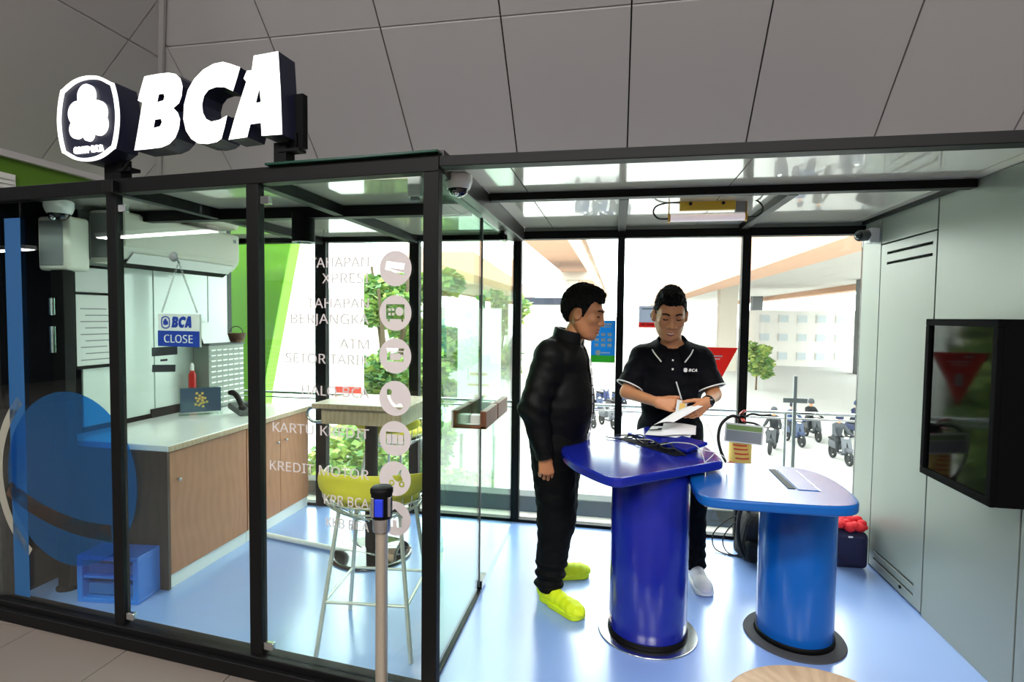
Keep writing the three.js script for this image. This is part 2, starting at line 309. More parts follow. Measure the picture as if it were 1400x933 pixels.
{ // glass partition and its door
  const w = struct('window_10');
  pane(w, -0.72, -0.71, 0.015, 2.065, -2.875, -2.075, M.glassGreen);
  part(w, 'floor_channel', span(-0.73, -0.7, 0, 0.016, -2.885, -2.075), M.frame);
  part(w, 'front_edge', span(-0.722, -0.708, 0.016, 2.06, -2.086, -2.076), M.glassEdge);
  const d = struct('door_1');
  pane(d, -0.72, -0.71, 0.03, 2.045, -3.93, -2.885, M.glassGreen);
  part(d, 'door_seam', span(-0.724, -0.706, 0.03, 2.045, -2.889, -2.879), M.midGrey);
  part(d, 'patch_fitting', [span(-0.735, -0.695, 0.012, 0.06, -3.0, -2.89, 0.004)], M.blackGloss);
  part(d, 'patch_fitting', [span(-0.735, -0.695, 2.0, 2.06, -3.5, -3.4, 0.004)], M.blackGloss);
  for (const s of [-1, 1]) {
    const hx = -0.715 + s * 0.075;
    const hd = part(d, 'handle', [span(hx - 0.016, hx + 0.016, 0.955, 1.045, -2.92, -2.65, 0.004), span(hx - 0.016, hx + 0.016, 0.955, 1.045, -3.2, -2.94, 0.004)], M.woodRed, 'long brown wooden pull handle');
    part(hd, 'bracket', span(-0.715 + s * 0.005, hx - s * 0.016, 0.975, 1.02, -2.72, -2.67), M.white);
    part(hd, 'bracket', span(-0.715 + s * 0.005, hx - s * 0.016, 0.975, 1.02, -3.15, -3.1), M.white);
  }
  part(d, 'handle_end', [span(-0.806, -0.624, 0.955, 0.972, -2.68, -2.65, 0.003)], M.woodRed);
}
{ // right wall: enamel panels, a service door with slots
  const w = struct('wall_right', span(1.6, 1.68, -0.06, 2.16, -4.05, -1.5), M.joint);
  const P = (z0, z1, y0, y1, holes = []) => {
    const s = shapeOf([[z0, y0], [z1, y0], [z1, y1], [z0, y1]], holes), g = extr(s, 0.022, 0.002);
    g.applyMatrix4(new THREE.Matrix4().set(0, 0, 1, 1.577, 0, 1, 0, 0, -1, 0, 0, 0, 0, 0, 0, 1)); // (z, y, depth) to world; -z runs along the shape
    return boxUV(g);
  };
  const slot = (z0, z1, y, h = 0.014) => [[z0, y], [z0, y + h], [z1, y + h], [z1, y]];
  part(w, 'wall_panel', P(3.722, 3.97, 0, 2.158), M.panel);
  part(w, 'service_door', P(3.126, 3.714, 0.012, 1.978, [slot(3.16, 3.64, 1.915), slot(3.16, 3.64, 1.855), slot(3.2, 3.66, 0.115), slot(3.2, 3.66, 0.062)]), M.panel);
  part(w, 'wall_panel', P(3.126, 3.714, 1.986, 2.158), M.panel);
  part(w, 'wall_panel', P(2.462, 3.116, 0, 2.158), M.panel);
  part(w, 'wall_panel', P(1.8, 2.454, 0, 2.158), M.panel);
  part(w, 'wall_panel', P(1.5, 1.792, 0, 2.158), M.panel);
  part(w, 'lock', turned(cyl(0.009, 0.006, 0, 0, 0), 0, 0, Math.PI / 2, 1.577, 0.05, -3.33), M.black);
}
{ // left wall of the closed room
  const w = struct('wall_left', span(-3.3, -3.125, -0.06, 2.116, -4.05, -2.28), M.joint);
  const zs = [-3.97, -3.75, -3.24, -2.72];
  for (let i = 0; i < 3; i++) part(w, 'wall_panel', span(-3.125, -3.1, 0.83, 2.116, zs[i] + 0.004, zs[i + 1] - 0.004, 0.003), M.paleWall);
  part(w, 'wall_panel', span(-3.125, -3.1, 0, 2.116, -2.716, -2.3, 0.003), M.navyWall);
  part(w, 'wall_panel', span(-3.125, -3.1, 0, 0.83, -3.97, -2.724), M.navyWall);
  part(w, 'splashback', span(-3.1, -3.09, 0.8, 0.86, -3.9, -3.2), M.black);
}

// ------------------------------------------------------------------ lettering and marks
const letterPts = { // outlines of the three slanted letters, x to the right and y up, in thousandths of the word's height
  B: [[0,0], [43,190], [97,455], [132,629], [68,666], [97,765], [168,974], [346,980], [508,973], [603,942], [665,875], [692,770], [676,642], [638,554], [562,500], [622,431], [649,342], [632,222], [578,106], [495,34], [386,0], [184,-3]],
  Bh: [[[365,707], [432,708], [443,667], [427,620], [341,607]], [[305,378], [386,381], [400,336], [373,285], [281,270]]],
  C: [[1441,901], [1319,963], [1227,1002], [1103,997], [968,943], [846,840], [759,709], [705,525], [692,337], [724,185], [792,70], [886,1], [1008,-20], [1130,-6], [1189,28], [1232,172], [1268,317], [1157,272], [1062,263], [995,305], [954,391], [946,500], [973,605], [1035,674], [1130,696], [1238,680], [1346,614], [1395,755]],
  A: [[1611,1018], [1751,1022], [1908,1025], [1930,531], [1941,0], [1692,10], [1686,173], [1557,170], [1514,13], [1278,5], [1359,267], [1514,710], [1481,754], [1522,844], [1584,843]],
  Ah: [[[1673,598], [1689,432], [1627,428]]],
};
const K = 0.33 / 1030;
const sc = (a) => a.map(([x, y]) => [x * K, y * K]);
const letterShapes = () => [['B', letterPts.B, letterPts.Bh], ['C', letterPts.C, []], ['A', letterPts.A, letterPts.Ah]].map(([n, o, h]) => [n, shapeOf(sc(o), h.map(sc))]);
const clover = (s) => starUnion(0, -0.1 * s, [[-0.02 * s, 0.52 * s, 0.4 * s], [0.48 * s, -0.1 * s, 0.42 * s], [-0.46 * s, -0.04 * s, 0.42 * s], [-0.5 * s, -0.58 * s, 0.34 * s], [0.54 * s, -0.5 * s, 0.38 * s], [0.04 * s, -0.8 * s, 0.24 * s], [0, -0.2 * s, 0.55 * s]], 96);
const barrel = (w, h) => smoothLoop([[-w * 0.96, h * 0.38], [-w * 0.86, h * 0.73], [-w * 0.8, h * 0.77], [-w * 0.42, h * 0.945], [0, h], [w * 0.42, h * 0.945], [w * 0.8, h * 0.77], [w * 0.86, h * 0.73], [w * 0.96, h * 0.38], [w, 0], [w * 0.96, -h * 0.38], [w * 0.86, -h * 0.73], [w * 0.8, -h * 0.77], [w * 0.42, -h * 0.945], [0, -h], [-w * 0.42, -h * 0.945], [-w * 0.8, -h * 0.77], [-w * 0.86, -h * 0.73], [-w * 0.96, -h * 0.38], [-w, 0]], 120, 0.5);
{ // lit sign above the booth
  const s = thing('illuminated_sign', 'lit white BCA letters with round clover emblem standing on the black booth frame', 'sign');
  onFacade(s, 0.0); s.position.y = 2.13;
  const at = (x, y) => [x, y - 2.13];
  const em = new THREE.Group(); em.name = 'emblem_box'; em.position.set(-1.665, 2.388 - 2.13, -0.045); s.add(em);
  part(em, 'casing', extr(shapeOf(barrel(0.185, 0.19)), 0.105, 0.004), M.navy, 'dark navy barrel-shaped casing');
  part(em, 'rim', extr(shapeOf(barrel(0.183, 0.188), [barrel(0.17, 0.175)]), 0.012).translate(0, 0, 0.104), M.glow);
  part(em, 'clover', extr(shapeOf(clover(0.129)), 0.012).translate(0, 0.034, 0.104), M.glow);
  part(em, 'lettering', words('GRUP BCA', 0.03, 0.01, { bold: true, align: 'center', width: 0.175 }).translate(0, -0.15, 0.104), M.glow);
  const [lx, ly] = at(-1.408, 2.232);
  for (const [n, sh] of letterShapes()) {
    const g = new THREE.ExtrudeGeometry(sh, { depth: 0.1, bevelEnabled: false, curveSegments: 12 });
    const m = part(s, 'letter', g, [M.glow, M.navy]);
    m.scale.x = 1.245; m.position.set(lx, ly, -0.045); m.rotation.z = 0.5 * D2R;
  }
  part(s, 'back_rail', [span(-1.3, -0.6, 0.22, 0.24, -0.06, -0.046), span(-0.64, -0.6, 0.08, 0.3, -0.06, -0.03)], M.black);
  part(s, 'bracket', [span(-1.665, -1.565, 0.0, 0.09, -0.06, -0.005), span(-1.6, -1.5, 0.035, 0.05, -0.05, 0.0), span(-1.58, -1.56, 0.05, 0.1, -0.05, 0), rod(V(-1.54, 0.04, 0), V(-1.5, 0.075, 0), 0.008)], M.black);
  part(s, 'bracket', [span(-0.725, -0.665, 0.0, 0.1, -0.06, -0.005), span(-0.7, -0.6, 0.06, 0.072, -0.05, 0.0), span(-0.665, -0.625, 0.06, 0.14, -0.05, -0.02)], M.black);
}
{ // frosted vinyl words and round pictograms on the right-hand front pane
  const w = scene.children.find((o) => o.name === 'window_3');
  const lx = (x) => (x - FO[0]) / Math.cos(FA);
  const put = (s, y, wd, cap = 0.04) => part(w, 'lettering', words(s, cap, 0.0012, { width: wd }).translate(lx(-0.966), y - cap / 2, -0.0035), M.vinylLetter);
  for (const [s, y, wd] of [['TAHAPAN', 1.731, 0.275], ['XPRESI', 1.667, 0.215], ['TAHAPAN', 1.566, 0.287], ['BERJANGKA', 1.502, 0.368], ['ATM', 1.402, 0.135], ['SETOR TARIK', 1.338, 0.395], ['HALO BCA', 1.206, 0.315], ['KARTU KREDIT', 1.04, 0.462], ['KREDIT MOTOR', 0.874, 0.478], ['KPR BCA', 0.755, 0.21], ['KKB BCA', 0.66, 0.2]]) put(s, y, wd);
  const R = 0.0695, rect = (x0, y0, x1, y1) => [[x0, y0], [x1, y0], [x1, y1], [x0, y1]], disc = (x, y, r, n = 20) => Array.from({ length: n }, (_, i) => [x + r * Math.cos(i / n * 6.2832), y + r * Math.sin(i / n * 6.2832)]);
  const icon = (y, holes, fills = []) => {
    const o = part(w, 'pictogram', extr(shapeOf(disc(0, 0, R, 56), holes), 0.0012), M.vinylLetter);
    o.position.set(lx(-0.85), y, -0.0035);
    for (const f of fills) part(o, 'pictogram_detail', extr(shapeOf(f), 0.0012), M.vinylLetter);
  };
  icon(1.703, [[[-0.042, 0.006], [0.036, -0.004], [0.04, 0.018], [-0.038, 0.028]], [[-0.046, -0.002], [0.04, -0.028], [0.04, -0.012], [0.038, -0.02], [-0.042, 0.004]]]);
  icon(1.529, [[[-0.04, -0.024], [-0.033, -0.024], [-0.033, -0.034], [-0.024, -0.034], [-0.024, -0.024], [0.026, -0.024], [0.026, -0.034], [0.035, -0.034], [0.035, -0.024], [0.04, -0.024], [0.04, 0.034], [-0.04, 0.034]]], [disc(0.018, 0.006, 0.017), rect(-0.03, 0.008, -0.02, 0.018), rect(-0.014, 0.008, -0.004, 0.018), rect(-0.03, -0.01, -0.02, 0), rect(-0.014, -0.01, -0.004, 0)]);
  icon(1.36, [rect(-0.04, 0.02, 0.04, 0.03), rect(-0.036, -0.022, 0.036, 0.016)], [rect(-0.022, -0.016, 0.022, 0.01), disc(0.028, 0.0, 0.006)]);
  icon(1.192, [smoothLoop([[-0.036, 0.03], [-0.026, 0.036], [-0.015, 0.03], [-0.016, 0.016], [-0.022, 0.012], [-0.012, -0.012], [0.008, -0.026], [0.014, -0.02], [0.028, -0.02], [0.034, -0.032], [0.026, -0.042], [0.012, -0.042], [-0.014, -0.028], [-0.032, 0]], 48)]);
  icon(1.032, [rect(-0.04, -0.026, 0.04, 0.026)], [rect(-0.036, -0.022, -0.016, 0.016), rect(-0.012, -0.022, 0.01, 0.016), rect(0.014, -0.022, 0.036, 0.016)]);
  icon(0.871, [disc(-0.014, -0.018, 0.013), disc(0.03, -0.02, 0.013), [[-0.012, 0.012], [0.012, 0.016], [0.022, 0.036], [0.03, 0.036], [0.026, 0.016], [0.036, -0.004], [0.012, -0.012], [-0.006, -0.002]]], [disc(-0.014, -0.018, 0.006), disc(0.03, -0.02, 0.006)]);
  icon(0.71, [[[-0.04, 0.006], [0, 0.04], [0.04, 0.006], [0.03, 0.006], [0.03, -0.034], [-0.03, -0.034], [-0.03, 0.006]]], [rect(-0.009, -0.034, 0.009, -0.006)]);
}
{ // blue film shapes on the two left panes, with pale arcs
  const disc = (x, y, r, a0 = 0, a1 = 6.2832, n = 64) => Array.from({ length: n + 1 }, (_, i) => [x + r * Math.cos(a0 + (a1 - a0) * i / n), y + r * Math.sin(a0 + (a1 - a0) * i / n)]);
  const cut = (p, x0, x1) => { // clip a polygon to a vertical strip
    for (const [x, s] of [[x0, 1], [x1, -1]]) { const o = []; p.forEach((a, i) => { const b = p[(i + 1) % p.length], da = s * (a[0] - x), db = s * (b[0] - x); if (da >= 0) o.push(a); if (da * db < 0) { const t = da / (da - db); o.push([x, a[1] + (b[1] - a[1]) * t]); } }); p = o; }
    return p;
  };
  const cx = -1.93, cy = 0.7, r = 0.43, arc = [...disc(cx, cy, 0.52, 2.3, 4.1, 40), ...disc(cx, cy, 0.47, 4.1, 2.3, 40)], low = [...disc(-1.75, 1.75, 1.33, 4.22, 4.78, 30), ...disc(-1.75, 1.75, 1.25, 4.78, 4.22, 30)];
  for (const [n, x0, x1] of [['window_1', -2.53, -1.645], ['window_2', -1.555, -0.858]]) {
    const w = scene.children.find((o) => o.name === n);
    part(w, 'film_disc', extr(shapeOf(cut(disc(cx, cy, r), x0, x1)), 0.001).translate(0, 0, -0.0035), M.blueFilm, 'translucent blue round film');
    const c = cut(low, x0, Math.min(x1, -1.42));
    if (c.length > 2) part(w, 'film_arc', extr(shapeOf(c), 0.001).translate(0, 0, -0.0035), M.woodDark, 'thin brown curved stripe');
    if (n === 'window_1') {
      part(w, 'film_arc', extr(shapeOf(arc), 0.001).translate(0, 0, -0.0035), M.paleFilm, 'pale curved stripe');
      part(w, 'reflection_stripe', span(-2.335, -2.225, 0.06, 1.98, -0.0035, -0.0025), M.stripeReflection, 'upright blue vinyl stripe');  // blue reflection on the glass, painted as a stripe
    }
  }
}

// ------------------------------------------------------------------ cameras, air conditioner and fittings
function domeCamera(label, p, r) {
  const t = thing('dome_camera', label, 'camera', p);
  part(t, 'housing', lathe([[0, 0], [r * 0.9, 0], [r, -r * 0.12], [r, -r * 0.55], [r * 0.86, -r * 0.95], [r * 0.78, -r * 1.0], [0, -r * 1.0]]), M.whiteGloss);
  const b = part(t, 'dome', ball(r * 0.74, 0, -r * 1.0, 0, 1, 0.85, 1), M.blackGloss);
  part(b, 'lens', ball(r * 0.24, -r * 0.05, -r * 1.4, r * 0.5), M.chrome);
  part(b, 'dome_ring', new THREE.TorusGeometry(r * 0.76, r * 0.06, 10, 40).rotateX(Math.PI / 2).translate(0, -r * 1.0, 0), M.whiteGloss);
  return t;
}
domeCamera('white dome camera under the black beam above the glass partition', [-0.645, 2.1, -2.2], 0.058);
{
  domeCamera('white dome camera at the far left behind the glass with the painted blue reflection', [-2.88, 2.1, -2.42], 0.066);
  const t = thing('wall_speaker', 'white box speaker hanging under the far left dome camera', 'speaker', [-2.97, 1.74, -2.52]);
  part(t, 'cabinet', box(0.2, 0.29, 0.13, 0, 0.145, 0, 0.02), M.ivory);
  part(t, 'grille', box(0.15, 0.24, 0.006, -0.005, 0.145, 0.066, 0.003), M.grey);
  part(t, 'bracket', [rod(V(0, 0.29, -0.03), V(0, 0.375, -0.03), 0.012)], M.black);
  const p = thing('pole', 'black upright pole with chrome clamps behind the blue disc', 'pole', [-2.93, 0, -2.47]);
  part(p, 'shaft', span(-0.04, 0.04, 0.01, 1.74, -0.03, 0.03, 0.004), M.black);
  part(p, 'foot', cyl(0.06, 0.012, 0, 0, 0), M.black);
  part(p, 'clamp', [cyl(0.02, 0.09, -0.015, 1.5, 0.045), cyl(0.02, 0.14, -0.015, 1.3, 0.045)], M.chrome);
}
{ // bullet camera in the far right corner
  const t = thing('bullet_camera', 'small dark bullet camera on a white bracket in the far right corner', 'camera', [1.577, 2.02, -3.78]);
  part(t, 'bracket', span(-0.055, 0, -0.02, 0.07, -0.04, 0.04, 0.006), M.white);
  part(t, 'body', rod(V(-0.05, 0.03, 0), V(-0.12, 0.02, 0.05), 0.034), M.midGrey);
  part(t, 'lens', ball(0.022, -0.122, 0.02, 0.052), M.blackGloss);
}
{ // split air conditioner
  const t = thing('air_conditioner', 'white wall air conditioner high on the left wall of the closed room', 'air conditioner', [-2.98, 1.812, -3.17]);
  part(t, 'mounting_plate', span(-0.12, 0.0, 0.02, 0.26, -0.44, 0.44), M.grey);
  const prof = smoothLoop([[0, 0], [0.1, -0.005], [0.17, 0.02], [0.215, 0.07], [0.222, 0.16], [0.222, 0.27], [0.2, 0.285], [0, 0.285]], 60, 0.15);
  const g = extr(shapeOf(prof), 0.98, 0.008).translate(0, 0, -0.49);
  part(t, 'casing', g, M.ivory);
  part(t, 'front_panel', span(0.221, 0.229, 0.085, 0.272, -0.482, 0.482, 0.004), M.ivory);
  part(t, 'end_cap', [span(0.01, 0.21, 0.02, 0.275, 0.488, 0.496, 0.004)], M.grey);
  part(t, 'air_flap', turned(box(0.075, 0.006, 0.86), 0, 0, 0.85, 0.185, 0.025, -0.02), M.white);
  part(t, 'outlet', turned(box(0.07, 0.006, 0.88), 0, 0, 0.6, 0.135, -0.006, -0.02), M.black);
  part(t, 'display', span(0.229, 0.2305, 0.22, 0.245, -0.45, -0.42), M.grey);
}
{ // black cylinder lamp
  const t = thing('downlight', 'black cylinder spotlight hanging from the beam of the closed room', 'lamp', [-1.735, 1.925, -2.845]);
  part(t, 'can', lathe([[0.052, 0], [0.062, 0], [0.062, 0.16], [0.02, 0.165], [0.02, 0.2], [0, 0.2]]), M.black);
  part(t, 'trim_ring', new THREE.TorusGeometry(0.058, 0.004, 8, 40).rotateX(Math.PI / 2), M.white);
  part(t, 'reflector', lathe([[0, 0.05], [0.04, 0.03], [0.052, 0.002]]), M.steel);
}
{ // white emergency fitting at the top of the right-hand pane
  const t = thing('emergency_light', 'small white wall fitting behind the top right corner of the lettered glass', 'lamp', [-0.83, 2.0, -2.2]);
  part(t, 'case', box(0.06, 0.12, 0.035, 0, 0.07, 0, 0.008), M.white);
  part(t, 'bracket', [box(0.05, 0.012, 0.05, 0, 0.135, 0, 0.003), rod(V(0, 0.135, 0), V(0, 0.117, 0), 0.006)], M.grey);
  part(t, 'test_button', box(0.035, 0.02, 0.03, 0, 0.005, 0, 0.004), M.grey);
}
{ // hanging CLOSE sign
  const t = thing('hanging_sign', 'white and blue CLOSE sign hanging by chains from a suction hook on the glass', 'sign');
  onFacade(t, -0.04); const k = (x) => (x + 0.691) / 0.995;
  const cx = k(-1.965);
  part(t, 'board', span(cx - 0.12, cx + 0.12, 1.365, 1.515, -0.012, 0, 0.002), M.white);
  part(t, 'blue_field', span(cx - 0.12, cx + 0.12, 1.365, 1.437, 0.0, 0.0015), M.signBlue);
  part(t, 'lettering', words('CLOSE', 0.036, 0.0015, { align: 'center', width: 0.165 }).translate(cx, 1.383, 0.0015), M.white);
  for (const [n, sh] of letterShapes()) { const m = part(t, 'letter', new THREE.ExtrudeGeometry(sh, { depth: 0.006, bevelEnabled: false }), M.signBlue); m.scale.set(0.185, 0.16, 0.25); m.position.set(cx - 0.04, 1.452, 0); }
  part(t, 'emblem', [extr(shapeOf(barrel(0.026, 0.029), [barrel(0.021, 0.024)]), 0.0015).translate(cx - 0.074, 1.475, 0), extr(shapeOf(clover(0.016)), 0.0015).translate(cx - 0.074, 1.478, 0)], M.signBlue);
  part(t, 'suction_hook', [turned(new THREE.SphereGeometry(0.024, 20, 8, 0, 6.2832, 0, 1.3), Math.PI / 2, 0, 0, cx, 1.772, 0.012), rod(V(cx, 1.772, 0.01), V(cx, 1.745, -0.01), 0.004)], M.grey);
  for (const s of [-1, 1]) {
    const links = [];
    for (let i = 0; i < 26; i++) { const f = i / 26, g = new THREE.TorusGeometry(0.0042, 0.0013, 5, 10); g.rotateY(i % 2 ? 0 : Math.PI / 2); g.translate(cx + s * 0.105 * f, 1.75 - 0.235 * f, -0.006); links.push(g); }
    part(t, 'chain', links, M.steel);
  }
}

// ------------------------------------------------------------------ closed room: counter, desk things, bistro table, stools
const CX = -2.37;
function cabinetUnit(z0, z1, label, doors) {
  const t = thing('cabinet', label, 'cabinet', [CX, 0, (z0 + z1) / 2], 0, 'cabinets under the white counter');
  const h = (z1 - z0) / 2;
  part(t, 'carcass', span(-0.7, -0.018, 0.075, 0.765, -h + 0.001, h - 0.001), M.wood);
  part(t, 'plinth', span(-0.66, -0.012, 0, 0.073, -h, h), M.white);
  const dw = 2 * h / doors;
  for (let i = 0; i < doors; i++) {
    const a = -h + i * dw;
    const d = part(t, 'door', span(-0.017, 0, 0.08, 0.76, a + 0.002, a + dw - 0.002, 0.002), M.wood);
    part(d, 'knob', [rod(V(0, 0.6, a + (i % 2 ? 0.05 : dw - 0.05)), V(0.014, 0.6, a + (i % 2 ? 0.05 : dw - 0.05)), 0.005), ball(0.01, 0.018, 0.6, a + (i % 2 ? 0.05 : dw - 0.05))], M.steel);
  }
  return t;
}
const cab = cabinetUnit(-3.2, -2.565, 'wooden cabinet nearest the front glass with a plain wood side panel', 1);
part(cab, 'end_panel', span(-0.72, 0, 0.0, 0.765, 0.3175, 0.3345, 0.002), M.woodDark, 'darker wooden side panel');
cabinetUnit(-3.94, -3.205, 'double-door wooden cabinet by the back window behind the lettered glass', 2);
{
  const t = thing('worktop', 'white glossy counter top with a pale wood edge over wooden cabinets', 'worktop', [CX, 0.766, -3.25]);
  part(t, 'slab', span(-0.73, 0.012, 0, 0.034, -0.7, 0.705, 0.005), M.whiteGloss);
  part(t, 'edge_strip', span(0.012, 0.018, 0.001, 0.031, -0.7, 0.705, 0.002), M.woodPale);
  const s = span(-0.75, 0.0, -0.004, 0.0, 0, 0);
}
const TOP = 0.8;
{ // low white ledge at the near end, plastic drawer block on the floor
  const t = thing('drawer_unit', 'small bright blue plastic shelf box on the floor behind the film disc', 'box', [-2.58, 0, -2.445], 6 * D2R);
  const w = 0.17, h = 0.25, d = 0.08;
  part(t, 'shell', [span(-w, w, h - 0.025, h, -d, d, 0.006), span(-w, w, 0, 0.025, -d, d, 0.006), span(-w, -w + 0.03, 0.02, h - 0.02, -d, d, 0.006), span(w - 0.03, w, 0.02, h - 0.02, -d, d, 0.006), span(-w, w, 0, h, -d, -d + 0.01)], M.bluePlastic);
  part(t, 'shelf', [span(-w + 0.02, w - 0.02, 0.125, 0.14, -d, d - 0.01, 0.003)], M.bluePlastic);
  part(t, 'tray', [span(-w + 0.04, w - 0.04, 0.03, 0.09, -d + 0.02, d - 0.03, 0.006)], M.blueVinyl);
  part(t, 'tray', [span(-w + 0.04, w - 0.04, 0.145, 0.2, -d + 0.02, d - 0.03, 0.006)], M.blueVinyl);
}
{ // acrylic stand with a card
  const t = thing('card_stand', 'clear upright stand with a blue printed card on the counter', 'sign holder', [-2.86, TOP, -3.38], 40 * D2R);
  part(t, 'holder', turned(box(0.27, 0.2, 0.004, 0, 0.1, 0), -0.12, 0, 0, 0, 0.004, 0.006), M.glass);
  part(t, 'foot', box(0.27, 0.005, 0.08, 0, 0.003, -0.03), M.glass);
  const c = part(t, 'card', turned(box(0.25, 0.17, 0.002, 0, 0.105, 0), -0.12, 0, 0, 0, 0.004, 0.002), M.navySoft ??= mat(0x3a4d74, 0.5), 'blue card with a yellow flower print');
  const fl = []; for (let i = 0; i < 16; i++) { const a = i * 2.4, r = 0.012 + 0.0028 * i; fl.push(turned(new THREE.CylinderGeometry(0.009, 0.009, 0.0012, 10).rotateX(Math.PI / 2), -0.12, 0, 0, Math.cos(a) * r * 0.8, 0.105 + Math.sin(a) * r * 1.2, 0.006 - 0.12 * (Math.sin(a) * r * 1.2) * 0 + 0.0025 - 0.0)); }
  part(c, 'flower_print', fl.map((g) => g.translate(0, 0, -0.012)), M.labelYellow);
}
{ // desk telephone
  const t = thing('telephone', 'dark desk telephone with its handset upright on the counter', 'telephone', [-2.6, TOP, -3.5], 60 * D2R);
  part(t, 'base', turned(box(0.17, 0.045, 0.2, 0, 0.035, 0, 0.012), 0.18, 0, 0, 0, 0.008, 0), M.midGrey);
  part(t, 'keypad', turned(box(0.07, 0.006, 0.09, 0.03, 0.061, 0.02), 0.18, 0, 0, 0, 0.008, 0), M.black);
  part(t, 'handset', turned(new THREE.TubeGeometry(new THREE.QuadraticBezierCurve3(V(-0.055, 0.06, 0.085), V(-0.055, 0.16, 0.0), V(-0.055, 0.15, -0.09)), 20, 0.019, 10), 0, 0, 0), M.black);
  part(t, 'earpiece', [ball(0.027, -0.055, 0.06, 0.085, 1, 0.8, 1.1), ball(0.027, -0.055, 0.15, -0.085, 1, 0.8, 1.1)], M.black);
}
{ // slatted metal rack along the wall, with a tent calendar and a basket on it
  const t = thing('slatted_rack', 'pale perforated rack of narrow slots against the left wall on the counter', 'rack', [-2.93, TOP, -3.765]);
  part(t, 'body', span(-0.15, -0.02, 0, 0.48, -0.195, 0.195, 0.006), M.panel);
  const slots = [];
  for (let r = 0; r < 11; r++) for (let k = 0; k < 6; k++) slots.push(turned(box(0.014, 0.008, 0.045), 0, 0, 0.5, -0.016, 0.04 + r * 0.04, -0.155 + k * 0.062));
  part(t, 'slot_lips', slots, M.white, { kind: 'stuff' });
  part(t, 'frame', span(-0.16, -0.01, 0.478, 0.492, -0.2, 0.2, 0.004), M.midGrey);
  part(t, 'frame', span(-0.16, -0.01, 0, 0.012, -0.2, 0.2, 0.004), M.midGrey);
  const c = thing('desk_calendar', 'white tent calendar with a dark end standing on the slatted rack', 'calendar', [-3.0, TOP + 0.493, -3.67]);
  part(c, 'front_page', turned(box(0.004, 0.17, 0.28, 0, 0.085, 0), 0, 0, 0.38, 0.045, 0, 0), M.paper);
  part(c, 'back_board', turned(box(0.004, 0.17, 0.28, 0, 0.085, 0), 0, 0, -0.38, -0.085, 0, 0), M.bagBlack);
  part(c, 'base_board', box(0.14, 0.003, 0.28, -0.02, 0.0015, 0), M.bagBlack);
  const b = thing('basket', 'small brown woven basket on the rack near the back window', 'basket', [-2.97, TOP + 0.493, -3.9]);
  part(b, 'bowl', lathe([[0.03, 0], [0.055, 0.01], [0.07, 0.07], [0.066, 0.07], [0.05, 0.015], [0, 0.012]], 24), M.woodRed);
  part(b, 'band', [0.02, 0.035, 0.05, 0.066].map((y, i) => new THREE.TorusGeometry(0.06 + i * 0.0035, 0.004, 6, 30).rotateX(Math.PI / 2).translate(0, y, 0)), M.woodDark);
  part(b, 'handle', new THREE.TorusGeometry(0.06, 0.004, 6, 24, Math.PI).translate(0, 0.065, 0), M.woodDark);
}
{ // small red tag with bottle, and black label bar on the wall
  const b = thing('spray_bottle', 'small red bottle with white cap standing by the blue card', 'bottle', [-3.03, TOP, -3.5]);
  part(b, 'bottle', lathe([[0, 0], [0.024, 0], [0.026, 0.01], [0.026, 0.27], [0.012, 0.3], [0, 0.3]], 24), M.red);
  part(b, 'cap', lathe([[0.013, 0.3], [0.013, 0.34], [0.006, 0.355], [0, 0.355]], 20), M.white);
  const s = thing('wall_sticker', 'black printed notice stuck on the pale wall below the hanging sign', 'sticker', [-3.0985, 1.13, -3.32]);
  part(s, 'bar', turned(box(0.003, 0.05, 0.2, 0, 0, 0, 0.001), -0.08, 0, 0), M.ink);
  part(s, 'print', [span(-0.001, 0.001, 0.05, 0.065, -0.03, 0.03), span(-0.001, 0.001, 0.09, 0.15, -0.12, 0.1)], M.ink);
  const nb = thing('white_board', 'white framed board added in place of a bright frosted window at the left end of the closed room', 'board', [-3.1, 1.2, -2.8]);  // white board added where a bright frosted window would be
  part(nb, 'board', span(0, 0.018, 0, 0.58, -0.13, 0.13), M.white);
  part(nb, 'frame', [span(0, 0.024, 0.58, 0.595, -0.15, 0.15), span(0, 0.024, -0.02, 0, -0.15, 0.15), span(0, 0.024, -0.02, 0.595, 0.13, 0.15), span(0, 0.024, 0.42, 0.435, -0.13, 0.13)], M.black);
  part(nb, 'print', Array.from({ length: 9 }, (_, i) => span(0.018, 0.0195, 0.03 + i * 0.038, 0.036 + i * 0.038, -0.11 + 0.02 * (i % 3), 0.1 - 0.03 * (i % 2))), M.grey);
}
{ // high wooden table on a black pedestal
  const t = thing('bistro_table', 'high wooden table on a black pedestal with round foot behind the yellow stool', 'table', [-1.5, 0, -3.22]);
  part(t, 'foot', lathe([[0, 0], [0.25, 0], [0.255, 0.008], [0.24, 0.02], [0.06, 0.035], [0.045, 0.05], [0, 0.05]]), M.blackGloss);
  part(t, 'pedestal', cyl(0.04, 0.918, 0, 0.04, 0), M.black);
  part(t, 'table_top', box(0.6, 0.03, 0.46, 0.02, 0.972, 0, 0.006), M.woodPale);
  part(t, 'apron', [span(-0.23, 0.28, 0.862, 0.957, 0.18, 0.202, 0.003), span(-0.23, 0.28, 0.862, 0.957, -0.202, -0.18, 0.003), span(-0.23, -0.21, 0.862, 0.957, -0.185, 0.185), span(0.26, 0.28, 0.862, 0.957, -0.185, 0.185)], M.woodPale);
  part(t, 'edge_loop', tube([[-0.26, 0.957, 0.18], [-0.32, 0.945, 0.18], [-0.335, 0.905, 0.18], [-0.3, 0.87, 0.18], [-0.225, 0.87, 0.18]], 0.009, 30), M.steel);
}
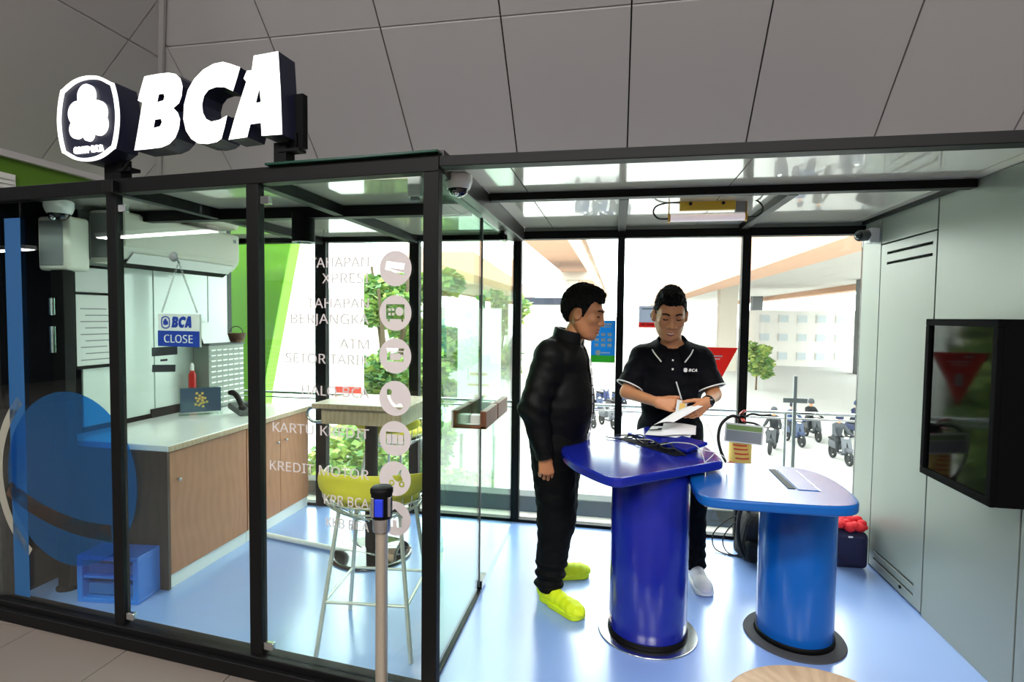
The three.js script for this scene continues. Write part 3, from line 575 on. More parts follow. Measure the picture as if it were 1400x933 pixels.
function barStool(label, p, turn) {
  const t = thing('bar_stool', label, 'stool', p, turn, 'yellow wire bar stools');
  const sh = new THREE.Shape(); sh.absarc(0, 0, 0.185, 0, 6.2832);
  part(t, 'seat_cushion', lathe([[0, 0.655], [0.17, 0.655], [0.195, 0.668], [0.2, 0.685], [0.19, 0.705], [0.15, 0.712], [0, 0.712]]), M.yellow);
  // low curved back pad, to the local -z side... wraps half round
  const pad = [], N = 28;
  const pos = [], idx = [];
  for (let i = 0; i <= N; i++) { const a = Math.PI * (0.06 + 0.88 * i / N), e = Math.sin(Math.PI * i / N) ** 0.5; for (let k = 0; k < 10; k++) { const b = k / 10 * 6.2832, rr_ = 0.252 + 0.024 * Math.cos(b) * (0.4 + 0.6 * e), y = 0.775 + 0.062 * Math.sin(b) * (0.3 + 0.7 * e); pos.push(Math.cos(a) * rr_, y, -Math.sin(a) * rr_); } }
  for (let i = 0; i < N; i++) for (let k = 0; k < 10; k++) { const a = i * 10 + k, b = i * 10 + (k + 1) % 10, c = a + 10, d = b + 10; idx.push(a, b, c, b, d, c); }
  for (const o of [0, N * 10]) for (let k = 1; k < 9; k++) idx.push(...(o ? [o, o + k, o + k + 1] : [o, o + k + 1, o + k]));
  const g = new THREE.BufferGeometry(); g.setAttribute('position', new THREE.Float32BufferAttribute(pos, 3)); g.setIndex(idx); g.computeVertexNormals();
  part(t, 'back_pad', g, M.yellow);
  const wires = [];
  for (let i = 0; i <= 16; i++) { const a = Math.PI * (0.02 + 0.96 * i / 16), c = Math.cos(a), s = -Math.sin(a); wires.push(tube([[c * 0.24, 0.8, s * 0.24], [c * 0.25, 0.73, s * 0.25], [c * 0.238, 0.67, s * 0.238], [c * 0.12, 0.59, s * 0.12]], 0.0028, 10, 5)); }
  const ring = (r, y) => Array.from({ length: 25 }, (_, i) => { const a = Math.PI * i / 24; return [Math.cos(a) * r, y, -Math.sin(a) * r]; });
  part(t, 'wire_shell', [...wires, tube(ring(0.24, 0.8), 0.0045, 40, 6), tube(ring(0.243, 0.69), 0.003, 40, 6), new THREE.TorusGeometry(0.2, 0.0045, 6, 40).rotateX(Math.PI / 2).translate(0, 0.645, 0), new THREE.TorusGeometry(0.12, 0.004, 6, 30).rotateX(Math.PI / 2).translate(0, 0.6, 0)], M.wireWhite);
  for (const [a, b] of [[-1, -1], [1, -1], [-1, 1], [1, 1]]) part(t, 'leg', rod(V(a * 0.215, 0, b * 0.2), V(a * 0.14, 0.64, b * 0.12), 0.0105, 0.0095), M.wireWhite);
  part(t, 'foot_rest', [[-1, -1, 1, -1], [1, -1, 1, 1], [1, 1, -1, 1], [-1, 1, -1, -1]].map(([a, b, c, d]) => rod(V(a * 0.188, 0.235, b * 0.172), V(c * 0.188, 0.235, d * 0.172), 0.007)), M.wireWhite);
  return t;
}
barStool('yellow cushioned wire bar stool in front of the high table, nearest the glass', [-1.085, 0, -2.4], Math.PI + 0.1);
copyOf(scene.children.find((o) => o.name === 'bar_stool'), 'yellow cushioned wire bar stool on the far side of the high table', [-1.55, 0, -3.71], 0.25);
{
  const t = thing('floor_pole', 'white metal pole lying on the blue floor beside the counter', 'pole', [-1.75, 0.018, -3.2]);
  part(t, 'shaft', rod(V(-0.62, 0, -0.12), V(0.3, 0, 0.06), 0.017), M.white);
  part(t, 'cap', rod(V(-0.64, 0, -0.124), V(-0.6, 0, -0.116), 0.018), M.grey);
  part(t, 'cap', rod(V(0.28, 0, 0.056), V(0.315, 0, 0.063), 0.018), M.grey);
}
{ // belt stanchion in front of the glass
  const t = thing('stanchion', 'brass-toned belt stanchion with black head and blue belt end before the lettered glass', 'stanchion', [-0.8, -0.06, -1.8]);
  part(t, 'foot', lathe([[0, 0], [0.16, 0], [0.165, 0.012], [0.1, 0.03], [0.03, 0.04], [0, 0.04]]), M.brushed);
  part(t, 'post', cyl(0.0215, 0.83, 0, 0.03, 0), M.brushed);
  part(t, 'collar', lathe([[0, 0.815], [0.029, 0.815], [0.031, 0.82], [0.031, 0.865], [0.028, 0.87], [0, 0.87]]), M.steel);
  const h = part(t, 'head', lathe([[0, 0.865], [0.034, 0.865], [0.037, 0.87], [0.037, 0.95], [0.04, 0.955], [0.04, 0.968], [0.034, 0.975], [0, 0.976]]), M.black);
  part(h, 'belt_end', box(0.03, 0.062, 0.012, 0.006, 0.91, 0.037, 0.003), M.vividBlue, 'blue belt end');
  part(h, 'belt_slot', box(0.012, 0.07, 0.01, -0.018, 0.91, 0.034, 0.002), M.steel);
  part(h, 'belt_slot', box(0.012, 0.07, 0.02, 0.035, 0.91, 0.01, 0.002), M.steel);
}

// ------------------------------------------------------------------ open bay: two pedestal counters and what lies on them
function topSlab(pts, y, t) {
  const s = shapeOf(pts.map(([x, z]) => [x, -z]));
  const g = extr(s, t, 0.011, 4);
  g.applyMatrix4(new THREE.Matrix4().makeRotationX(-Math.PI / 2)); g.translate(0, y - t, 0);
  return g;
}
{
  const c = [0.18, -2.69];
  const t = thing('pedestal_counter', 'taller indigo blue counter on a round column between the two men', 'counter', [c[0], 0, c[1]]);
  const o = smoothLoop([[-0.256, -2.77], [-0.25, -2.70], [-0.225, -2.6], [-0.17, -2.48], [-0.1, -2.38], [-0.045, -2.315], [0.0, -2.28], [0.035, -2.28], [0.075, -2.31], [0.15, -2.373], [0.25, -2.458], [0.35, -2.542], [0.45, -2.626], [0.495, -2.666], [0.508, -2.7], [0.506, -2.76], [0.49, -2.88], [0.468, -3.0], [0.42, -3.07], [0.3, -3.12], [0.1, -3.13], [-0.05, -3.06], [-0.16, -2.95], [-0.235, -2.84]], 160, 0.5).map(([x, z]) => [x - c[0], z - c[1]]);
  part(t, 'counter_top', topSlab(o, 0.86, 0.042), M.indigo);
  part(t, 'column', lathe([[0, 0.02], [0.183, 0.02], [0.183, 0.818], [0, 0.818]], 64), M.indigo);
  part(t, 'base_plate', lathe([[0, 0], [0.232, 0], [0.236, 0.004], [0.232, 0.009], [0, 0.01]], 64), M.steel);
  part(t, 'base_ring', lathe([[0.183, 0.01], [0.19, 0.012], [0.188, 0.03], [0.183, 0.032]], 64), M.black);
  // cable flap: dark slot in the top and a tilted lid beyond it
  const a = V(0.045, 0, -3.06), b = V(0.325, 0, -2.72), dir = b.clone().sub(a).normalize(), side = V(-dir.z, 0, dir.x).negate(); // side points away from the viewer's left
  const ang = Math.atan2(-dir.z, dir.x);
  const local = (g, lift, off, tilt) => { g.rotateX(tilt); g.rotateY(ang); const m = a.clone().add(b).multiplyScalar(0.5).addScaledVector(side, off); g.translate(m.x - c[0], lift, m.z - c[1]); return g; };
  part(t, 'cable_slot', local(box(0.43, 0.004, 0.07), 0.8605, 0.0, 0), M.black, 'open black cable slot');
  part(t, 'flap', local(box(0.43, 0.018, 0.15, 0, 0, -0.075, 0.006), 0.877, 0.035, 0.16), M.indigo, 'raised blue cable flap');
}
{
  const c = [0.87, -2.79];
  const t = thing('pedestal_counter', 'lower azure blue counter on a round column in front of the bags', 'counter', [c[0], 0, c[1]]);
  const o = smoothLoop([[0.345, -2.42], [0.352, -2.34], [0.38, -2.3], [0.44, -2.287], [0.55, -2.283], [0.7, -2.284], [0.83, -2.29], [0.92, -2.315], [0.965, -2.37], [0.985, -2.46], [0.99, -2.6], [0.975, -2.73], [0.94, -2.82], [0.87, -2.875], [0.75, -2.9], [0.55, -2.89], [0.42, -2.84], [0.36, -2.72], [0.345, -2.56]], 160, 0.5).map(([x, z]) => [x - c[0], z - c[1]]);
  part(t, 'counter_top', topSlab(o, 0.8, 0.042), M.azure);
  part(t, 'column', lathe([[0, 0.02], [0.168, 0.02], [0.168, 0.758], [0, 0.758]], 64), M.azure);
  part(t, 'base_plate', lathe([[0, 0], [0.22, 0], [0.224, 0.004], [0.22, 0.011], [0, 0.012]], 64), M.carpetGrey);
  part(t, 'base_ring', lathe([[0.168, 0.012], [0.176, 0.014], [0.174, 0.034], [0.168, 0.036]], 64), M.black);
  part(t, 'cable_slot', box(0.03, 0.004, 0.3, 0.752 - c[0], 0.8005, -2.645 - c[1]), M.black, 'black cable slot');
  part(t, 'flap', [box(0.082, 0.004, 0.31, 0.815 - c[0], 0.801, -2.64 - c[1], 0.001)], M.azure);
  part(t, 'flap_edge', [box(0.006, 0.005, 0.31, 0.86 - c[0], 0.801, -2.64 - c[1], 0.001)], M.steel);
}
{ // papers and cables on the taller counter
  const sheet = (pts, lift = 0.001) => { // a slightly curled sheet from four corners
    const N = 8, g = new THREE.PlaneGeometry(1, 1, N, N), p = g.attributes.position, [A, B, C, D] = pts.map((q) => V(...q));
    for (let i = 0; i < p.count; i++) { const u = p.getX(i) + 0.5, v = p.getY(i) + 0.5, q = A.clone().lerp(B, u).lerp(D.clone().lerp(C, u), v); q.y += 0.012 * Math.sin(u * 3.1) * Math.sin(v * 2 + 0.4) * lift; p.setXYZ(i, q.x, q.y, q.z); }
    g.computeVertexNormals();
    const back = g.clone(); back.index.array.reverse(); back.translate(0, -0.0012, 0); back.computeVertexNormals();
    return mergeGeometries([g.toNonIndexed(), back.toNonIndexed()]);
  };
  M.paper.side = THREE.DoubleSide;
  const flapY = (d) => 0.893 + d * 0.16;
  const s1 = single('paper_sheet', sheet([[0.165, 0.9, -2.99], [0.38, 0.9, -2.92], [0.43, 0.925, -3.06], [0.21, 0.922, -3.12]], 0.7), M.paper, 'white printed sheet lying flat on the raised flap of the indigo counter', 'paper');
  part(s1, 'print', [[0.22, 0.917, -3.03, 0.07], [0.3, 0.917, -3.0, 0.05], [0.28, 0.922, -3.06, 0.09]].map(([x, y, z, w]) => turned(box(w, 0.001, 0.014), 0.12, 0.3, 0.02, x, y + 0.004, z)), M.ink);
  single('paper_sheet', sheet([[0.24, 0.91, -2.93], [0.42, 0.918, -2.96], [0.44, 0.94, -3.09], [0.27, 0.945, -3.1]], 0.9), M.paper, 'loose white sheet on top of the printed sheet on the counter', 'paper');
  single('paper_sheet', sheet([[0.205, 0.96, -2.95], [0.305, 0.985, -2.925], [0.462, 1.06, -3.02], [0.33, 1.02, -3.045]], 2), M.paper, 'white sheet held slanting in the hand of the man in the polo shirt', 'paper');
  const c = thing('cable_bundle', 'tangle of thin black and white cables spilling over the indigo counter', 'cable', [0.18, 0.864, -2.75]);
  part(c, 'black_cable', [tube([[-0.17, 0.004, -0.33], [-0.09, 0.02, -0.27], [-0.04, 0.006, -0.21], [0.02, 0.03, -0.13], [0.07, 0.006, -0.08], [0.12, 0.02, 0.0], [0.16, 0.004, 0.05]], 0.004, 60), tube([[-0.12, 0.004, -0.3], [-0.03, 0.035, -0.22], [0.0, 0.004, -0.12], [0.09, 0.035, -0.07], [0.13, 0.005, 0.02]], 0.0035, 50), tube([[-0.22, 0.004, -0.28], [-0.14, 0.004, -0.25], [-0.05, 0.02, -0.22], [0.03, 0.01, -0.1]], 0.003, 40)], M.rubber);
  part(c, 'white_cable', [tube([[0.05, 0.01, -0.12], [0.13, 0.05, -0.02], [0.21, 0.05, 0.04], [0.235, 0.0, 0.12], [0.235, -0.12, 0.16], [0.24, -0.2, 0.15], [0.28, -0.17, 0.13], [0.335, -0.07, 0.1], [0.34, -0.0, 0.07], [0.31, 0.02, 0.04], [0.24, 0.03, 0.02]], 0.0024, 90), tube([[-0.02, 0.004, -0.17], [-0.05, 0.03, -0.13], [0.0, 0.04, -0.1], [0.03, 0.02, -0.14], [-0.01, 0.006, -0.18]], 0.002, 40), tube([[0.235, -0.005, 0.13], [0.3, 0.02, 0.0], [0.31, 0.06, -0.12], [0.29, 0.12, -0.2]], 0.002, 40)], M.wireWhite);
}
{ // round wooden table in the foreground
  const t = thing('round_table', 'round wooden side table cut off by the bottom edge of the picture', 'table', [0.58, -0.06, -1.53]);
  part(t, 'table_top', lathe([[0, 0.475], [0.262, 0.475], [0.27, 0.483], [0.27, 0.503], [0.263, 0.51], [0, 0.51]], 64), M.woodPale);
  for (let k = 0; k < 4; k++) { const a = k * Math.PI / 2 + 0.6; part(t, 'leg', rod(V(Math.cos(a) * 0.22, 0, Math.sin(a) * 0.22), V(Math.cos(a) * 0.15, 0.475, Math.sin(a) * 0.15), 0.013, 0.017), M.woodPale); }
}
{ // wall display cabinet
  const t = thing('display_cabinet', 'black wall-mounted screen box with dark glass on the right wall', 'screen', [1.576, 0.82, -2.59]);
  // screen side faces into the bay; local x 0 is the wall
  part(t, 'housing', span(-0.155, 0, 0, 0.712, -0.245, 0.245, 0.006), M.tvBlack);
  const w = 0.03, d0 = -0.176, d1 = -0.155;
  part(t, 'bezel', [span(d0, d1, 0.682, 0.712, -0.245, 0.245, 0.004), span(d0, d1, 0, 0.03, -0.245, 0.245, 0.004), span(d0, d1, 0.03, 0.682, -0.245, -0.215, 0.004), span(d0, d1, 0.03, 0.682, 0.215, 0.245, 0.004)], M.tvBlack);
  part(t, 'screen', span(-0.164, -0.156, 0.03, 0.682, -0.215, 0.215), M.screen);
}
{ // bare tube lamp with its yellow ballast tray under the roof
  const t = thing('tube_lamp', 'bare fluorescent tube with yellow ballast tray wired under the bay ceiling', 'lamp', [0.48, 2.078, -3.2]);
  part(t, 'tube', rod(V(-0.195, 0, 0), V(0.2, 0, 0), 0.02, 0.02, 20), M.tubeOff);
  part(t, 'end_clip', [rod(V(-0.205, 0, 0), V(-0.193, 0, 0), 0.024, 0.024, 20), box(0.006, 0.085, 0.02, -0.2, 0.043, 0, 0.002)], M.brass);
  part(t, 'end_clip', [rod(V(0.198, 0, 0), V(0.21, 0, 0), 0.024, 0.024, 20), box(0.006, 0.085, 0.02, 0.204, 0.043, 0, 0.002)], M.brass);
  const tr = part(t, 'ballast_tray', [box(0.29, 0.05, 0.035, 0.0, 0.06, 0.02, 0.004)], M.plateYellow);
  part(tr, 'screw', [-0.09, 0.08].map((x) => turned(cyl(0.009, 0.006, 0, 0, 0), Math.PI / 2, 0, 0, x, 0.07, 0.037)), M.ink);
  part(t, 'ballast_box', box(0.06, 0.06, 0.035, 0.18, 0.055, -0.01, 0.004), M.grey);
  part(t, 'wire', tube([[-0.14, 0.08, 0.02], [-0.22, 0.08, 0.02], [-0.275, 0.06, 0.02], [-0.285, 0.03, 0.02], [-0.26, 0.0, 0.01], [-0.2, -0.004, 0]], 0.0045, 40), M.rubber);
  part(t, 'wire', tube([[0.14, 0.085, 0.02], [0.23, 0.09, 0.02], [0.275, 0.065, 0.02], [0.285, 0.03, 0.02], [0.26, 0.002, 0.01], [0.2, -0.002, 0]], 0.0045, 40), M.rubber);
}
{ // fire extinguisher hung on the back post, with a card over its neck
  const t = thing('fire_extinguisher', 'red fire extinguisher with yellow label in front of the dark back post', 'fire extinguisher', [0.83, 0.42, -3.84]);
  part(t, 'cylinder', lathe([[0, 0], [0.06, 0], [0.07, 0.012], [0.07, 0.33], [0.055, 0.38], [0.025, 0.405], [0, 0.41]]), M.red);
  const lb = part(t, 'label', lathe([[0.0705, 0.16], [0.0712, 0.161], [0.0712, 0.3], [0.0705, 0.301]], 40), M.labelYellow);
  part(lb, 'print', [0.19, 0.22, 0.25, 0.275].map((y, i) => new THREE.CylinderGeometry(0.0718, 0.0718, 0.01, 30, 1, true, -0.6 - 0.1 * i, 1.3).translate(0, y, 0)), M.redPrint);
  part(t, 'valve', [cyl(0.022, 0.05, 0, 0.4, 0), box(0.03, 0.025, 0.05, 0, 0.455, 0.01, 0.004)], M.black);
  part(t, 'lever', [turned(box(0.022, 0.01, 0.12, 0, 0, 0.05, 0.003), -0.35, 0, 0, 0, 0.475, 0), turned(box(0.022, 0.01, 0.1, 0, 0, 0.04, 0.003), 0.1, 0, 0, 0, 0.45, 0)], M.red);
  part(t, 'hose', tube([[0, 0.44, 0], [-0.06, 0.46, 0.02], [-0.125, 0.41, 0.03], [-0.145, 0.32, 0.03], [-0.125, 0.22, 0.03], [-0.085, 0.14, 0.03]], 0.011, 50), M.rubber);
  part(t, 'nozzle', rod(V(-0.085, 0.15, 0.03), V(-0.065, 0.08, 0.03), 0.012, 0.018), M.rubber);
  part(t, 'hook', [tube([[0, 0.43, -0.02], [0.07, 0.47, -0.03], [0.14, 0.46, -0.05], [0.2, 0.465, -0.06]], 0.007, 30), tube([[0.02, 0.42, 0.0], [0.09, 0.41, -0.01], [0.13, 0.39, 0]], 0.007, 20), box(0.04, 0.06, 0.05, 0, 0.42, -0.08, 0.004)], M.rubber);
  const c = thing('service_card', 'white-edged green and grey service card hanging on the extinguisher', 'card', [0.825, 0.7, -3.745], -0.05);
  part(c, 'card', turned(box(0.235, 0.125, 0.003, 0, 0.08, 0, 0.001), -0.05, 0, -0.06), M.white);
  part(c, 'grey_field', turned(box(0.215, 0.072, 0.0015, 0, 0.06, 0.002), -0.05, 0, -0.06), M.grey);
  part(c, 'green_field', turned(box(0.215, 0.032, 0.0015, 0, 0.115, 0.002), -0.05, 0, -0.06), mat(0x7d9a5a, 0.6));
}
{ // bags on the floor
  const t = thing('backpack', 'black backpack slumped on the floor behind the azure column', 'bag', [0.93, 0, -3.66]);
  const g = box(0.28, 0.32, 0.18, 0, 0.16, 0, 0.07), p = g.attributes.position;
  for (let i = 0; i < p.count; i++) { const y = p.getY(i); p.setX(i, p.getX(i) * (1.05 - 0.5 * y) + 0.03 * perlin.noise(y * 8, p.getZ(i) * 9, 2)); p.setZ(i, p.getZ(i) + 0.03 * perlin.noise(p.getX(i) * 8, y * 8, 5)); }
  g.computeVertexNormals();
  part(t, 'sack', g, M.bagBlack);
  part(t, 'pocket', box(0.19, 0.13, 0.06, -0.02, 0.085, 0.1, 0.028), M.bagBlack);
  part(t, 'strap', [tube([[-0.06, 0.29, 0.02], [-0.12, 0.34, 0.04], [-0.15, 0.25, 0.06], [-0.14, 0.1, 0.09], [-0.1, 0.03, 0.1]], 0.013, 30), tube([[0.0, 0.3, 0], [0.0, 0.37, 0.02], [0.06, 0.36, 0.02], [0.06, 0.3, 0]], 0.01, 20)], M.bagBlack);
  const c = thing('floor_cable', 'black cable loops on the floor left of the backpack', 'cable', [0.72, 0.006, -3.72]);
  part(c, 'loop', [tube([[0.14, 0.22, -0.12], [0.02, 0.17, -0.08], [-0.06, 0.08, -0.05], [-0.05, 0.01, -0.01], [0.05, 0.0, 0.05], [0.12, 0.0, 0.0]], 0.0045, 60), tube([[0.14, 0.2, -0.1], [0.05, 0.15, -0.05], [0.0, 0.06, -0.03], [0.02, 0.006, 0.02], [0.1, 0.0, 0.07]], 0.004, 60)], M.rubber);
  const b = thing('tote_bag', 'navy blue bag with a bunched red cloth top against the right wall', 'bag', [1.44, 0, -3.7]);
  const bg = box(0.2, 0.225, 0.15, 0, 0.1125, 0, 0.03), bp = bg.attributes.position;
  for (let i = 0; i < bp.count; i++) bp.setZ(i, bp.getZ(i) + 0.02 * perlin.noise(bp.getX(i) * 10, bp.getY(i) * 10, 1));
  bg.computeVertexNormals();
  part(b, 'sack', bg, M.bagNavy);
  part(b, 'logo_patch', box(0.026, 0.011, 0.003, -0.005, 0.2, 0.074, 0.001), M.white);
  const folds = []; for (let i = 0; i < 22; i++) folds.push(ball(rr(0.02, 0.036), rr(-0.08, 0.08), 0.235 + rr(0, 0.05), rr(-0.05, 0.06), rr(0.8, 1.4), rr(0.6, 1), rr(0.8, 1.3), 10));
  part(b, 'red_cloth', folds, M.redCloth, 'bunched red cloth');
  part(b, 'handle', tube([[-0.09, 0.2, 0.076], [-0.1, 0.1, 0.082], [-0.06, 0.05, 0.08]], 0.008, 20), M.bagNavy);
}
{ // posters stuck on the back glass
  const p = thing('poster', 'blue and green poster on the back glass beside the head of the man in black', 'poster', [-0.085, 1.2, ZB + 0.0075]);
  part(p, 'sheet', box(0.17, 0.25, 0.002, 0, 0.175, 0), M.posterBlue);
  part(p, 'green_band', box(0.17, 0.05, 0.002, 0, 0.025, 0), M.posterGreen);
  part(p, 'print', [box(0.1, 0.012, 0.001, 0.01, 0.275, 0.0015), box(0.08, 0.008, 0.001, 0.015, 0.255, 0.0015), ...[0, 1, 2].flatMap((i) => [0, 1, 2].map((k) => box(0.028, 0.022, 0.001, -0.045 + i * 0.045, 0.2 - k * 0.038, 0.0015))), new THREE.CylinderGeometry(0.02, 0.02, 0.001, 20).rotateX(Math.PI / 2).translate(-0.035, 0.07, 0.0015), box(0.06, 0.008, 0.001, 0.02, 0.07, 0.0015)], M.white);
  const q = thing('poster', 'pale grey notice with a red band on the back glass behind the polo man', 'poster', [0.26, 1.455, ZB + 0.0075]);
  part(q, 'sheet', box(0.2, 0.115, 0.002, 0, 0.0925, 0), M.posterGrey);
  part(q, 'red_band', box(0.2, 0.035, 0.002, 0, 0.0175, 0), M.redPrint);
  part(q, 'print', [box(0.014, 0.03, 0.001, -0.015, 0.085, 0.0015), box(0.02, 0.008, 0.001, -0.07, 0.02, 0.002), box(0.06, 0.006, 0.001, -0.02, 0.02, 0.002), box(0.16, 0.006, 0.001, 0, 0.13, 0.0015)], M.ink);
  const r = thing('poster', 'red upside-down triangle sticker with white lines on the back glass', 'sticker', [0.66, 0.98, ZB + 0.0065]);
  part(r, 'sheet', extr(shapeOf([[-0.17, 0.345], [0.165, 0.345], [0.0, 0.0]]), 0.002), M.redPrint);
  part(r, 'print', [box(0.05, 0.016, 0.001, -0.05, 0.318, 0.0028), box(0.13, 0.01, 0.001, 0.0, 0.285, 0.0028), box(0.1, 0.008, 0.001, 0.0, 0.265, 0.0028), box(0.04, 0.08, 0.001, 0.0, 0.17, 0.0028)], M.white);
}

// ------------------------------------------------------------------ people: signed-distance figures meshed by surface nets
const smin = (a, b, k) => { const h = Math.max(k - Math.abs(a - b), 0) / k; return Math.min(a, b) - h * h * k * 0.25; };
const smax = (a, b, k) => -smin(-a, -b, k);
function cap(p, a, b, ra, rb, fz = 1) { // tapered capsule; fz > 1 flattens it along z
  const bx = b[0] - a[0], by = b[1] - a[1], bz = (b[2] - a[2]) * fz, px = p[0] - a[0], py = p[1] - a[1], pz = (p[2] - a[2]) * fz;
  const t = Math.max(0, Math.min(1, (px * bx + py * by + pz * bz) / (bx * bx + by * by + bz * bz + 1e-9)));
  return Math.hypot(px - bx * t, py - by * t, pz - bz * t) - (ra + (rb - ra) * t);
}
const ell = (p, c, r) => { const x = (p[0] - c[0]) / r[0], y = (p[1] - c[1]) / r[1], z = (p[2] - c[2]) / r[2], k = Math.hypot(x, y, z), g = Math.hypot(x / r[0], y / r[1], z / r[2]); return g < 1e-6 ? -Math.min(...r) : k * (k - 1) / g; };
function sdfMesh(f, lo, hi, cell) {
  const n = [0, 1, 2].map((k) => Math.ceil((hi[k] - lo[k]) / cell) + 1), [nx, ny, nz] = n, val = new Float32Array(nx * ny * nz);
  const id = (x, y, z) => x + nx * (y + ny * z), p = [0, 0, 0];
  for (let z = 0; z < nz; z++) for (let y = 0; y < ny; y++) for (let x = 0; x < nx; x++) { p[0] = lo[0] + x * cell; p[1] = lo[1] + y * cell; p[2] = lo[2] + z * cell; val[id(x, y, z)] = f(p); }
  const vert = new Int32Array(nx * ny * nz).fill(-1), pos = [], idx = [];
  const C = [[0, 0, 0], [1, 0, 0], [0, 1, 0], [1, 1, 0], [0, 0, 1], [1, 0, 1], [0, 1, 1], [1, 1, 1]], E = [[0, 1], [2, 3], [4, 5], [6, 7], [0, 2], [1, 3], [4, 6], [5, 7], [0, 4], [1, 5], [2, 6], [3, 7]];
  for (let z = 0; z < nz - 1; z++) for (let y = 0; y < ny - 1; y++) for (let x = 0; x < nx - 1; x++) {
    const v = C.map(([a, b, c]) => val[id(x + a, y + b, z + c)]);
    let s = 0; for (let i = 0; i < 8; i++) if (v[i] < 0) s++;
    if (!s || s === 8) continue;
    let m = 0, sx = 0, sy = 0, sz = 0;
    for (const [a, b] of E) if ((v[a] < 0) !== (v[b] < 0)) { const t = v[a] / (v[a] - v[b]); sx += C[a][0] + (C[b][0] - C[a][0]) * t; sy += C[a][1] + (C[b][1] - C[a][1]) * t; sz += C[a][2] + (C[b][2] - C[a][2]) * t; m++; }
    vert[id(x, y, z)] = pos.length / 3;
    pos.push(lo[0] + (x + sx / m) * cell, lo[1] + (y + sy / m) * cell, lo[2] + (z + sz / m) * cell);
  }
  const quad = (a, b, c, d, flip) => { if (a < 0 || b < 0 || c < 0 || d < 0) return; if (flip) idx.push(a, c, b, a, d, c); else idx.push(a, b, c, a, c, d); };
  for (let z = 1; z < nz - 1; z++) for (let y = 1; y < ny - 1; y++) for (let x = 1; x < nx - 1; x++) {
    const v0 = val[id(x, y, z)] < 0;
    if (v0 !== val[id(x + 1, y, z)] < 0) quad(vert[id(x, y - 1, z - 1)], vert[id(x, y, z - 1)], vert[id(x, y, z)], vert[id(x, y - 1, z)], !v0);
    if (v0 !== val[id(x, y + 1, z)] < 0) quad(vert[id(x - 1, y, z - 1)], vert[id(x - 1, y, z)], vert[id(x, y, z)], vert[id(x, y, z - 1)], !v0);
    if (v0 !== val[id(x, y, z + 1)] < 0) quad(vert[id(x - 1, y - 1, z)], vert[id(x, y - 1, z)], vert[id(x, y, z)], vert[id(x - 1, y, z)], !v0);
  }
  const g = new THREE.BufferGeometry();
  g.setAttribute('position', new THREE.Float32BufferAttribute(pos, 3)); g.setIndex(idx);
  const nor = new Float32Array(pos.length), e = cell * 0.5;
  for (let i = 0; i < pos.length; i += 3) {
    const q = [pos[i], pos[i + 1], pos[i + 2]], d = [0, 1, 2].map((k) => { const a = q.slice(), b = q.slice(); a[k] += e; b[k] -= e; return f(a) - f(b); }), l = Math.hypot(...d) || 1;
    for (let k = 0; k < 3; k++) nor[i + k] = d[k] / l;
  }
  g.setAttribute('normal', new THREE.BufferAttribute(nor, 3));
  const uv = new Float32Array(pos.length / 3 * 2);
  for (let i = 0; i < pos.length / 3; i++) { uv[2 * i] = pos[3 * i] + pos[3 * i + 2]; uv[2 * i + 1] = pos[3 * i + 1]; }
  g.setAttribute('uv', new THREE.BufferAttribute(uv, 2));
  return g;
}
const add3 = (a, ...bs) => { const o = a.slice(); for (const [v, s] of bs) for (let k = 0; k < 3; k++) o[k] += v[k] * s; return o; };
const unit = (v) => { const l = Math.hypot(...v); return v.map((x) => x / l); };
const cross3 = (a, b) => [a[1] * b[2] - a[2] * b[1], a[2] * b[0] - a[0] * b[2], a[0] * b[1] - a[1] * b[0]];
// a hand from the wrist: d along the fingers, n out of the palm, thumb to the side t; curls per finger (index .. little), thumb pose
function handBones(w, d, n, thumbSide, curls, thumb = [0.5, 0.7, 0.35], spread = 0.05) {
  d = unit(d); n = unit(n); n = unit(add3(n, [d, -(n[0] * d[0] + n[1] * d[1] + n[2] * d[2])]));
  let s = cross3(d, n); if (thumbSide < 0) s = s.map((x) => -x);
  const at = (a, b, c) => add3(w, [d, a], [s, b], [n, c]), bones = [], palm = [];
  const base = [[0.086, 0.030, 0.0088], [0.091, 0.010, 0.009], [0.087, -0.010, 0.0086], [0.078, -0.029, 0.0076]], len = [[0.042, 0.025, 0.019], [0.046, 0.029, 0.02], [0.042, 0.027, 0.02], [0.033, 0.02, 0.018]];
  base.forEach(([a, b, r], i) => {
    palm.push([at(0.008, b * 0.55, 0), at(a, b, 0), 0.0165, r + 0.0032]);
    let p = at(a, b, 0), ang = 0;
    len[i].forEach((L, k) => {
      ang += curls[i] * [0.9, 1.1, 0.8][k];
      const dir = unit(add3(d.map((x) => x * Math.cos(ang)), [n, Math.sin(ang)], [s, b * spread * 30 * Math.cos(ang) * 0.3]));
      const q = add3(p, [dir, L]); bones.push([p, q, r - k * 0.0007, r - (k + 1) * 0.0009]); p = q;
    });
  });
  const td = unit(add3(d.map((x) => x * thumb[0]), [s, thumb[1]], [n, thumb[2]])), t0 = at(0.022, 0.022, 0.004), t1 = add3(t0, [td, 0.043]), td2 = unit(add3(td, [d, 0.45], [n, 0.25])), t2 = add3(t1, [td2, 0.032]), t3 = add3(t2, [unit(add3(td2, [d, 0.3], [n, 0.1])), 0.025]);
  return { bones: [...bones, [t0, t1, 0.0145, 0.0115], [t1, t2, 0.0108, 0.0098], [t2, t3, 0.0096, 0.008]], palm, w };
}
const handSDF = (H) => (p) => {
  let d = 1; for (const [a, b, ra, rb] of H.palm) d = smin(d, cap(p, a, b, ra, rb), 0.012);
  for (const [a, b, ra, rb] of H.bones) d = smin(d, cap(p, a, b, ra, rb), 0.004);
  if (H.fore) d = smin(d, cap(p, H.fore, H.w, 0.034, 0.027), 0.014);
  return d;
};
